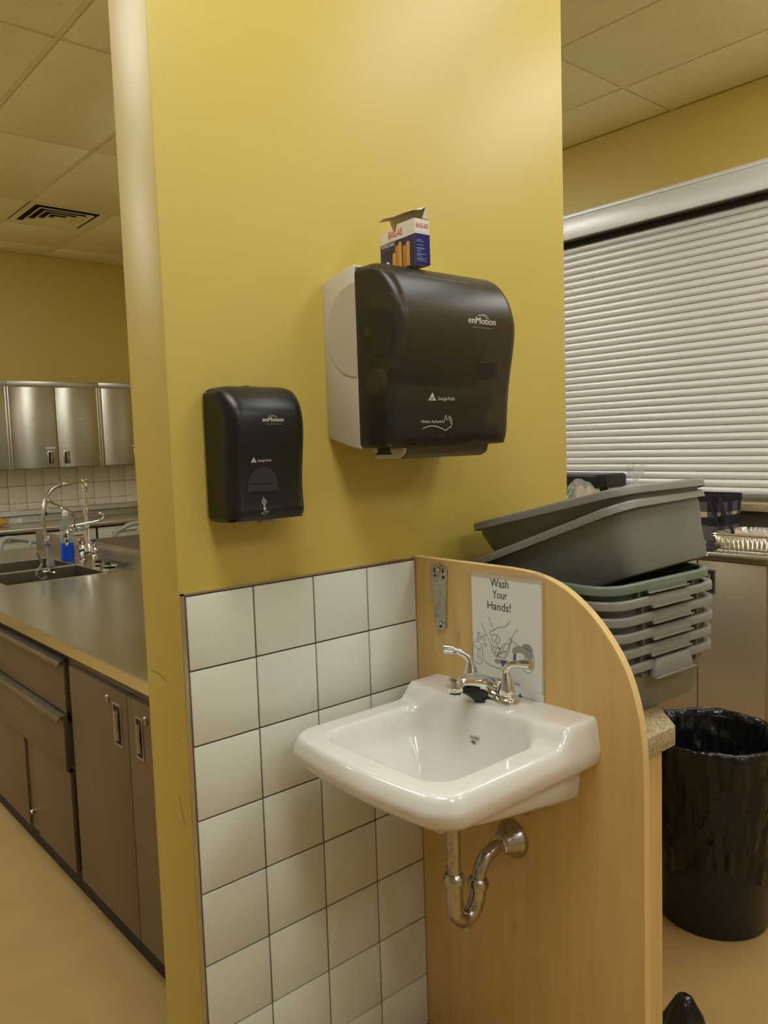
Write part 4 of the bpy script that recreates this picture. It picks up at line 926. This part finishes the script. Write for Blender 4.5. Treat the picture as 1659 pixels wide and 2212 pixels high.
blob(2.60, .985, RZ+.153, .090, .104, .153, 7, .06).build('film', M['film'], kb, ang=180)
rg = []
for z_, r_ in ((.285, .035), (.305, .014), (.318, .011), (.330, .022), (.350, .036), (.372, .045), (.392, .042)):
    rg.append([(2.60+r_*.6*math.cos(a)*(1+.35*math.sin(5*a+z_*40)), .985+r_*math.sin(a)*(1+.3*math.sin(4*a)), RZ+z_+(.012*math.sin(3*a) if z_ > .36 else 0)) for a in [2*PI*k/36 for k in range(36)]])
MB().loft(rg, False, False).build('twisted_neck', M['film'], kb, ang=180)
MB().box(2.585, 2.592, 1.00, 1.022, RZ+.372, RZ+.379).build('printing', M['blueprint'], kb)

# ================================================================ ISLAND
IZ = .91; IX = -.476
iw = thing('island_worktop', 'shiny stainless island worktop with two sink basins and raised back splash', 'worktop', (-.1, 2.1, IZ-.04))
bx_ = [(-.27, .20)]; by_ = [(2.48, 2.885), (2.925, 3.335)]
xs = [IX, -.27, .20, .345]; ys = [.205, 2.48, 2.885, 2.925, 3.335, 4.01]
m_ = MB(); vs = {}
for zi, z_ in enumerate((IZ, IZ-.003)):
    for i, x in enumerate(xs):
        for j, y in enumerate(ys): vs[(zi, i, j)] = len(m_.v); m_.v.append((x, y, z_))
for zi in (0, 1):
    for i in range(3):
        for j in range(5):
            if i == 1 and j in (1, 3): continue
            f_ = (vs[(zi, i, j)], vs[(zi, i+1, j)], vs[(zi, i+1, j+1)], vs[(zi, i, j+1)]); m_.f.append(f_); m_.mi.append(0)
m_.box(IX-.001, IX+.002, .205, 4.01, IZ-.040, IZ-.0005).box(IX, .36, 4.008, 4.011, IZ-.040, IZ-.0005).box(IX, .36, .204, .207, IZ-.04, IZ-.0005)
m_.build('top_plate', M['steeltop'], iw, smooth=False)
MB().tube([(IX, .206, IZ-.0015), (IX, 4.01, IZ-.0015)], .0028, 8).build('rolled_edge', M['steel'], iw)
for (ya, yb) in by_:
    a, b = bx_[0]
    MB().add([(a, ya, IZ), (b, ya, IZ), (b, yb, IZ), (a, yb, IZ), (a+.012, ya+.012, IZ-.26), (b-.012, ya+.012, IZ-.26), (b-.012, yb-.012, IZ-.26), (a+.012, yb-.012, IZ-.26)], [(0, 1, 5, 4), (1, 2, 6, 5), (2, 3, 7, 6), (3, 0, 4, 7), (4, 5, 6, 7)]).build('sink_basin', M['bowl'], iw, smooth=False)
    rm = MB()
    for p, q in (((a, ya), (b, ya)), ((b, ya), (b, yb)), ((b, yb), (a, yb)), ((a, yb), (a, ya))): rm.tube([(p[0], p[1], IZ), (q[0], q[1], IZ)], .0022, 6)
    rm.build('basin_rim', M['steel'], iw)
MB().box(.345, .375, .206, 4.01, IZ-.003, 1.008).build('back_splash', M['steel'], iw, bev=.003)
MB().box(.375, 1.10, .206, 4.11, IZ-.035, IZ).build('rear_shelf', M['steelface'], iw, bev=.002)
def drawer(t, ya, yb, za, zb, out):
    fx = IX+.006-out
    d = MB().box(fx, fx+.016, ya, yb, za, zb-.004).build('drawer', M['steelface'], t, bev=.001)
    MB().prism([(fx+.014, zb-.004), (fx-.002, zb-.003), (fx-.013, zb-.006), (fx-.018, zb-.014), (fx-.018, zb-.022), (fx-.0155, zb-.022), (fx-.0155, zb-.015), (fx-.011, zb-.009), (fx, zb-.0065), (fx+.014, zb-.0075)], 'y', ya, yb-.03).build('pull_lip', M['steelface'], d)
    MB().box(fx+.002, fx+.3, ya+.006, yb-.006, za+.01, zb-.03).build('drawer_box', M['steelface'], d, smooth=False)
    MB().box(IX+.008, IX+.02, ya, yb, zb-.003, zb+.003).build('shadow_gap', M['dark'], d)
    return d
u1 = thing('island_cabinet', 'island cabinet nearest the partition, two plain doors with locks', 'cabinet', (-.1, .67, 0))
MB().box(IX+.022, .36, .212, 1.159, .11, IZ-.042).build('body', M['steelface'], u1, smooth=False)
MB().box(IX+.05, .36, .212, 1.159, 0, .11).build('kick_board', M['kick'], u1, smooth=False)
for ya, yb, pu, sc_ in ((.687, 1.133, (.727, .787, .670, .796), (.820, .797)), (.236, .683, (.586, .634, .672, .792), (.564, .793))):
    d = MB().box(IX+.005, IX+.021, ya, yb, .115, .835).build('door', M['steelface'], u1, bev=.001)
    recessed_pull(d, IX+.005, *pu)
    MB().lathe([(.011, 0), (.0115, .003), (.009, .006), (.004, .0065), (.004, .004), (0, .004)], (IX+.005, sc_[0], sc_[1]), (-1, 0, 0), 16).build('lock', M['steel'], d)
u2 = thing('island_drawer_cabinet', 'island cabinet with two wide lipped drawers over plain doors', 'cabinet', (-.1, 1.65, 0))
MB().box(IX+.022, .36, 1.161, 2.16, .11, IZ-.042).build('body', M['steelface'], u2, smooth=False)
MB().box(IX+.05, .36, 1.161, 2.16, 0, .11).build('kick_board', M['kick'], u2, smooth=False)
drawer(u2, 1.187, 2.14, .664, .842, .0)
drawer(u2, 1.187, 2.14, .472, .660, .012)
MB().box(IX+.005, IX+.021, 1.187, 1.563, .115, .462).build('door', M['steelface'], u2, bev=.001)
MB().box(IX+.012, IX+.021, 1.566, 1.665, .115, .462).build('stile', M['steelface'], u2, bev=.001)
MB().box(IX+.005, IX+.021, 1.668, 2.14, .115, .462).build('door', M['steelface'], u2, bev=.001)
MB().lathe([(.008, 0), (.010, .006), (.008, .012), (0, .013)], (IX+.012, 1.633, .18), (-1, 0, 0), 14).build('knob', M['chrome'], u2)
u3 = thing('island_cabinet', 'island cabinet under the sink basins at the far end', 'cabinet', (-.1, 3.1, 0))
MB().box(IX+.022, .36, 2.162, 2.40, .11, IZ-.042).box(IX+.022, -.30, 2.40, 4.0, .11, IZ-.042).build('body', M['steelface'], u3, smooth=False)
MB().box(IX+.05, .36, 2.162, 4.0, 0, .11).build('kick_board', M['kick'], u3, smooth=False)
for k in range(4): MB().box(IX+.005, IX+.021, 2.17+k*.457, 2.62+k*.457, .115, .835).build('door', M['steelface'], u3, bev=.001)
u4 = thing('island_rear_cabinet', 'plain rear side of the stainless island behind the splash', 'cabinet', (.7, 2.1, 0))
MB().box(.376, 1.08, .212, 4.09, 0, IZ-.037).build('body', M['steelface'], u4, smooth=False)
# ---- pre-rinse faucet
pf = thing('pre_rinse_faucet', 'chrome pre-rinse faucet with gooseneck hose over the island sink', 'faucet', (.30, 2.95, IZ))
fx_, fy_ = .292, 2.95
for yy, cap in ((3.045, 'redcap'), (2.865, 'bluecap')):
    v = MB().lathe([(.024, 0), (.024, .004), (.014, .010), (.013, .040), (.018, .048), (.019, .075), (.012, .085), (.012, .100), (.016, .106), (.016, .120), (.008, .124)], (fx_, yy, IZ), n=18).build('valve', M['chrome'], pf)
    MB().lathe([(.013, 0), (.013, .010), (0, .011)], (fx_, yy, IZ+.121), n=16).build('index_cap', M[cap], v)
    MB().tube([(fx_, yy, IZ+.115), (fx_-.035, yy-.012, IZ+.120)], .006, 8).build('valve_lever', M['chrome'], v)
MB().tube([(fx_, 3.045, IZ+.062), (fx_, 2.865, IZ+.062)], .0135, 12).build('crossbar', M['chrome'], pf)
MB().lathe([(.022, -.02), (.024, 0), (.020, .022), (.012, .034), (.0105, .20), (.018, .205), (.018, .23), (.0105, .235), (.0095, .325), (.015, .332), (.017, .360), (.014, .372), (.019, .382), (.018, .396), (.008, .402)], (fx_, fy_, IZ+.065-.02+.02), n=18).build('riser', M['chrome'], pf)
ZT = 1.345
# the hose assembly swings out over the sink in the plane through the riser heading (-.292, -.25)
hs = smooth_pts([(fx_, fy_, 1.305), (fx_-.001, fy_, 1.338), (.270, 2.931, 1.356), (.215, 2.884, 1.358), (.182, 2.856, 1.357)], 5)
MB().tube(hs, .0085, 10).build('top_elbow', M['chrome'], pf)
MB().lathe([(.008, 0), (.013, .003), (.013, .018), (.009, .020), (.014, .028), (.014, .046), (.009, .050), (.012, .060), (.012, .080), (.008, .085)], (.184, 2.857, 1.357), (-.76, -.65, -.07), 14).build('swivel', M['chrome'], pf)
hz = smooth_pts([(.120, 2.803, 1.351), (.075, 2.763, 1.343), (.034, 2.729, 1.325), (.004, 2.704, 1.292), (-.015, 2.687, 1.251), (-.023, 2.68, 1.205), (-.024, 2.679, 1.158), (-.020, 2.683, 1.126), (-.013, 2.688, 1.098)], 6)
MB().tube(hz, .0095, 12).build('flex_hose', M['steel'], pf)
MB().lathe([(.010, .03), (.013, .025), (.013, .0), (.009, -.002)], (-.010, 2.691, 1.076), n=14).build('hose_collar', M['chrome'], pf)
MB().lathe([(.023, .004), (.023, 0), (.0135, -.003), (.0135, -.085), (.019, -.092), (.021, -.118), (.014, -.124)], (-.008, 2.693, 1.066), (-.10, -.06, 1), n=16).build('spray_grip', M['grip'], pf)
MB().lathe([(.014, 0), (.016, -.010), (.012, -.022), (.019, -.028), (.019, -.036), (0, -.038)], (.004, 2.700, .942), (-.1, -.06, 1), n=16).build('spray_head', M['chrome'], pf)
MB().lathe([(.008, -.034), (.012, -.022), (.012, .022), (.008, .034)], (-.026, 2.680, .925), (.76, .65, 0), 12).build('spray_valve', M['chrome'], pf)
MB().tube(smooth_pts([(-.082, 2.63, 1.035), (-.067, 2.643, 1.005), (-.053, 2.656, .975), (-.069, 2.641, .955), (-.090, 2.623, .940), (-.088, 2.625, .912), (-.059, 2.650, .894), (-.030, 2.675, .900)], 6), .0052, 8).build('spray_lever', M['grip'], pf)
MB().tube(smooth_pts([(.010, 2.708, 1.284), (.050, 2.743, 1.262), (.104, 2.789, 1.240), (.155, 2.834, 1.212), (.184, 2.859, 1.192), (.192, 2.866, 1.165), (.196, 2.869, 1.120), (.224, 2.893, 1.104)], 5), .0068, 8).build('hook_arm', M['chrome'], pf)
MB().lathe([(.011, -.012), (.014, 0), (.011, .012)], (.012, 2.710, 1.278), (-.65, .76, 0), 12).tube([(.012, 2.710, 1.275), (.003, 2.703, 1.225)], .0065, 8).build('hook', M['chrome'], pf)
MB().ball((-.006, 2.695, 1.216), (.008, .008, .012)).build('hook_tip', M['black'], pf)
MB().ball((.224, 2.893, 1.108), .013).tube([(.224, 2.893, 1.108), (.224, 2.893, 1.092)], .009, 10).build('arm_joint', M['chrome'], pf)
MB().tube([(fx_, fy_, 1.104), (.150, 2.875, 1.096)], .0125, 12).lathe([(.016, -.012), (.019, 0), (.016, .012)], (.185, 2.893, 1.097), (1, .5, 0), 12).lathe([(.008, -.03), (.015, -.02), (.017, .004), (.010, .012)], (.150, 2.872, 1.088), (0, 0, 1), 14).build('add_on_faucet', M['chrome'], pf)
MB().tube(smooth_pts([(.170, 2.875, 1.122), (.24, 2.89, 1.128), (.30, 2.905, 1.132), (.345, 2.915, 1.138), (.372, 2.920, 1.150), (.374, 2.920, 1.168), (.356, 2.918, 1.178), (.347, 2.917, 1.174)], 6), .0062, 10).build('swing_spout', M['chrome'], pf)
# ---- detergent bottle
db = thing('dish_soap_bottle', 'clear squeeze bottle half full of blue detergent beside the island sink', 'bottle', (.24, 3.13, IZ))
def br_(hx, hy, z_): return rrect(.240, 3.13, hx, hy, min(hx, hy)*.75, IZ+z_, 4)
MB().loft([br_(a, b, z_) for a, b, z_ in ((.030, .020, .001), (.036, .024, .006), (.036, .024, .05), (.034, .023, .10))]).build('liquid', M['bluesoap'], db)
MB().loft([br_(a, b, z_) for a, b, z_ in ((.034, .023, .1005), (.035, .024, .11), (.036, .025, .14), (.034, .023, .165), (.033, .022, .19), (.026, .018, .225), (.015, .014, .250), (.013, .013, .254))], False, False).build('bottle_body', M['clearbottle'], db)
MB().lathe([(.0155, .252), (.0165, .255), (.0165, .275), (.010, .280), (.008, .290), (0, .291)], (.240, 3.13, IZ), n=16).build('cap', M['white'], db)
lb_ = MB(); poly2(lb_, [(.020*math.cos(a), .125+.038*math.sin(a)) for a in [2*PI*k/20 for k in range(20)]], lambda a, b: (.240-.0105+a*.62, 3.13-.0255-abs(a)*.04, IZ+b)); lb_.build('label', M['paper'], db, smooth=False)
lb_ = MB(); lb_.box(.222, .240, 3.102, 3.1035, IZ+.105, IZ+.14); lb_.build('barcode', M['inkgrey'], db)
# ---- sink strainers
for (x, y, lb) in ((.285, 2.775, 'chrome basket strainer beside the cold valve of the pre-rinse faucet'), (.290, 2.665, 'chrome basket strainer nearest the partition on the island worktop')):
    s_ = thing('sink_strainer', lb, 'strainer', (x, y, IZ), 'basket strainers on the island')
    MB().lathe([(.0, .001), (.026, .001), (.044, .010), (.046, .014), (.040, .016), (.028, .012), (.0, .011)], (x, y, IZ), n=28).build('basket', M['chrome'], s_)
    MB().lathe([(.006, .010), (.006, .020), (.010, .024), (.004, .032), (0, .032)], (x, y, IZ), n=12).ball((x-.012, y+.006, IZ+.022), (.010, .006, .008), 8, 6).build('knob', M['black'], s_)
# ================================================================ BACK WALL RUN
bwz = .91
ptile = .1515
random.seed(5)
for i in range(-4, 14):
    for j, (za, zb_) in enumerate(((1.022, 1.0855), (1.0855, 1.237), (1.237, 1.388))):
        wall_tile(.773+i*.153+.0765, (za+zb_)/2, .153-.003, zb_-za-.003, wall_back, Y1-.008)
MB().box(.773-4*.153, .773+14*.153, Y1-.003, Y1+.001, 1.02, 1.39).build('grout_bed', M['grout'], wall_back)
bwt = thing('back_worktop', 'long stainless worktop with stepped splash along the back wall', 'worktop', (1., 5.7, bwz-.04))
MB().box(-1.6, 2.26, 5.42, 6.045, bwz-.034, bwz).build('top_plate', M['steeltop'], bwt, bev=.002)
MB().prism([(6.045, bwz), (6.015, bwz+.002), (6.012, bwz+.06), (6.03, bwz+.068), (6.035, 1.02), (6.062, 1.022), (6.062, bwz)], 'x', -1.6, 2.26).build('splash', M['steel'], bwt, smooth=False)
labs = ['stainless base cabinet under the back worktop left of the island splash', 'stainless base cabinet under the back worktop behind the pre-rinse faucet', 'stainless base cabinet under the back worktop at the right-hand corner', 'stainless base cabinet under the back worktop at its left end']
for k, xa in enumerate((-.62, .345, 1.31, -1.585)):
    t = thing('base_cabinet', labs[k], 'cabinet', (xa+.48, 5.75, 0))
    xe = xa+.95 if k != 2 else 2.25
    MB().box(xa, xe, 5.46, 6.04, .1, bwz-.036).build('body', M['steelface2'], t, smooth=False)
    MB().box(xa, xe, 5.51, 6.04, 0, .1).build('kick_board', M['kick'], t, smooth=False)
    MB().box(xa+.004, xe-.004, 5.452, 5.460, bwz-.048, bwz-.037).build('shadow_gap', M['dark'], t)
    half = (xa+xe)/2
    for a, b in ((xa+.003, half-.0015), (half+.0015, xe-.003)):
        d = MB().box(a, b, 5.443, 5.459, .72, bwz-.05).build('drawer', M['shell'], t, bev=.001)
        MB().box(a+.12, b-.12, 5.425, 5.443, .815, .823).build('drawer_pull', M['chrome'], d, bev=.002)
        MB().box(a, b, 5.443, 5.459, .115, .715).build('door', M['steelface2'], t, bev=.001)
ulabs = ['stainless wall cabinet with a blank label strip on each door, left of the partition', 'stainless wall cabinet at the far left edge over the back worktop', 'stainless wall cabinet partly hidden by the end of the partition']
for k, (xa, xb, dd) in enumerate(((.719, 1.498, [(.741, 1.106), (1.112, 1.476)]), (-.08, .717, [(-.06, .315), (.321, .697)]), (1.500, 2.28, [(1.522, 1.887), (1.893, 2.258)]))):
    t = thing('wall_cabinet', ulabs[k], 'cabinet', ((xa+xb)/2, 5.9, 1.39))
    MB().box(xa, xb, 5.735, 6.06, 1.395, 2.10).build('body', M['steelface2'], t, smooth=False)
    MB().box(xa, xb, 5.716, 6.06, 2.095, 2.138).build('top_rail', M['steel'], t, bev=.002)
    for sa in (xa, xb-.020): MB().box(sa, sa+.020, 5.720, 5.735, 1.392, 2.093).build('side_stile', M['steelface2'], t, bev=.001)
    for di, (a, b) in enumerate(dd):
        d = MB().box(a, b, 5.714, 5.732, 1.396, 2.088).build('door', M['steelface2'], t, bev=.002)
        pa, pb = ((b-.092, b-.032) if di == 0 else (a+.040, a+.098))
        MB().box(pa, pb, 5.711, 5.7145, 1.424, 1.540).build('pull_frame', M['steel'], d, bev=.001)
        MB().box(pa+.010, pb-.010, 5.710, 5.7115, 1.434, 1.530).build('pull_recess', M['dark'], d)
        MB().tube([((pa+pb)/2+.004, 5.709, 1.440), ((pa+pb)/2+.004, 5.702, 1.48), ((pa+pb)/2+.004, 5.709, 1.524)], .008, 8).build('pull_grip', M['chrome'], d)
        MB().box(pa-.012, pb+.012, 5.7125, 5.7140, 1.560, 1.573).build('label_strip', M['white'], d)
        if k == 0: MB().box((a+b)/2-.020-(.01 if di == 0 else -.02), (a+b)/2+.020-(-.01 if di == 0 else -.02), 5.7125, 5.7140, 1.812, 1.824 if di else 1.816).build('label_strip', M['white'] if di else M['inkfill'], d)
for (x, z_, lb) in ((.815, 1.066, 'wall outlet over the back worktop, left of the hose'), (1.955, 1.09, 'wall outlet over the back worktop next to the partition edge')):
    o_ = thing('wall_outlet', lb, 'outlet', (x, Y1-.012, z_), 'wall outlets over the back worktop')
    MB().box(x-.036, x+.036, Y1-.014, Y1-.0082, z_-.058, z_+.058).build('cover_plate', M['outlet'], o_, bev=.002)
    for dz in (-.020, .020):
        MB().box(x-.015, x+.015, Y1-.0152, Y1-.014, z_+dz-.014, z_+dz+.014).build('socket', M['outlet'], o_, bev=.001)
        MB().box(x-.008, x-.005, Y1-.0158, Y1-.0150, z_+dz-.003, z_+dz+.008).box(x+.005, x+.008, Y1-.0158, Y1-.0150, z_+dz-.003, z_+dz+.008).box(x-.002, x+.002, Y1-.0158, Y1-.0150, z_+dz-.011, z_+dz-.006).build('slots', M['dark'], o_)
lf = thing('bread_loaf', 'golden bread loaf in a clear bag on the back worktop', 'bread', (.60, 5.84, bwz))
blob(.58, 5.84, bwz+.038, .125, .06, .038, 21, .04, 28, 16).build('loaf', M['loaf'], lf, ang=180)
MB().loft([[(.58+x, 5.84+.055*k*math.cos(a), bwz+.040+.034*k*math.sin(a)) for a in [2*PI*i/16 for i in range(16)]] for x, k in ((.09, 1.05), (.13, .9), (.155, .35), (.185, .7), (.205, 1.0))], False, False).build('bag_film', M['film'], lf, ang=180)
# ---- pale grey carts between the island and the back run
def cart(x0, x1, y0, y1, zt, label, pts, extra=None):
    t = thing('utility_cart', label, 'cart', ((x0+x1)/2, (y0+y1)/2, 0), 'utility carts')
    for z_ in (.22, zt-.12): MB().loft([rrect((x0+x1)/2, (y0+y1)/2, (x1-x0)/2-e, (y1-y0)/2-e, .04, z) for e, z in ((.01, z_), (0, z_+.01), (0, z_+.06), (.012, z_+.06), (.016, z_+.02))]).build('tray', M['cartgrey'], t)
    for x in (x0+.04, x1-.04):
        for y in (y0+.04, y1-.04):
            MB().tube([(x, y, .10), (x, y, zt-.10)], .016, 8).build('post', M['cartgrey'], t)
            MB().lathe([(.045, -.015), (.05, 0), (.045, .015)], (x, y, .052), (0, 1, 0), 14).build('caster', M['black'], t)
    MB().tube(smooth_pts(pts, 5), .019, 10).build('push_handle', M['cartgrey'], t)
    if extra: MB().tube(smooth_pts(extra, 5), .016, 10).build('handle_brace', M['cartgrey'], t)
    return t
cart(.20, .62, 4.35, 4.85, .86, 'pale grey utility cart with curved handle left of the island splash', [(.24, 4.45, .75), (.25, 4.5, .86), (.30, 4.55, .925), (.38, 4.55, .920), (.48, 4.55, .895), (.56, 4.55, .875), (.60, 4.55, .86)], [(.48, 4.55, .895), (.45, 4.52, .86), (.42, 4.5, .80)])
cart(1.12, 1.60, 4.40, 4.90, .86, 'pale grey utility cart seen behind the island beside the partition end', [(1.06+.08, 4.6, .78), (1.12, 4.6, .88), (1.18, 4.6, .915), (1.26, 4.6, .945), (1.40, 4.6, .945), (1.52, 4.6, .93)])
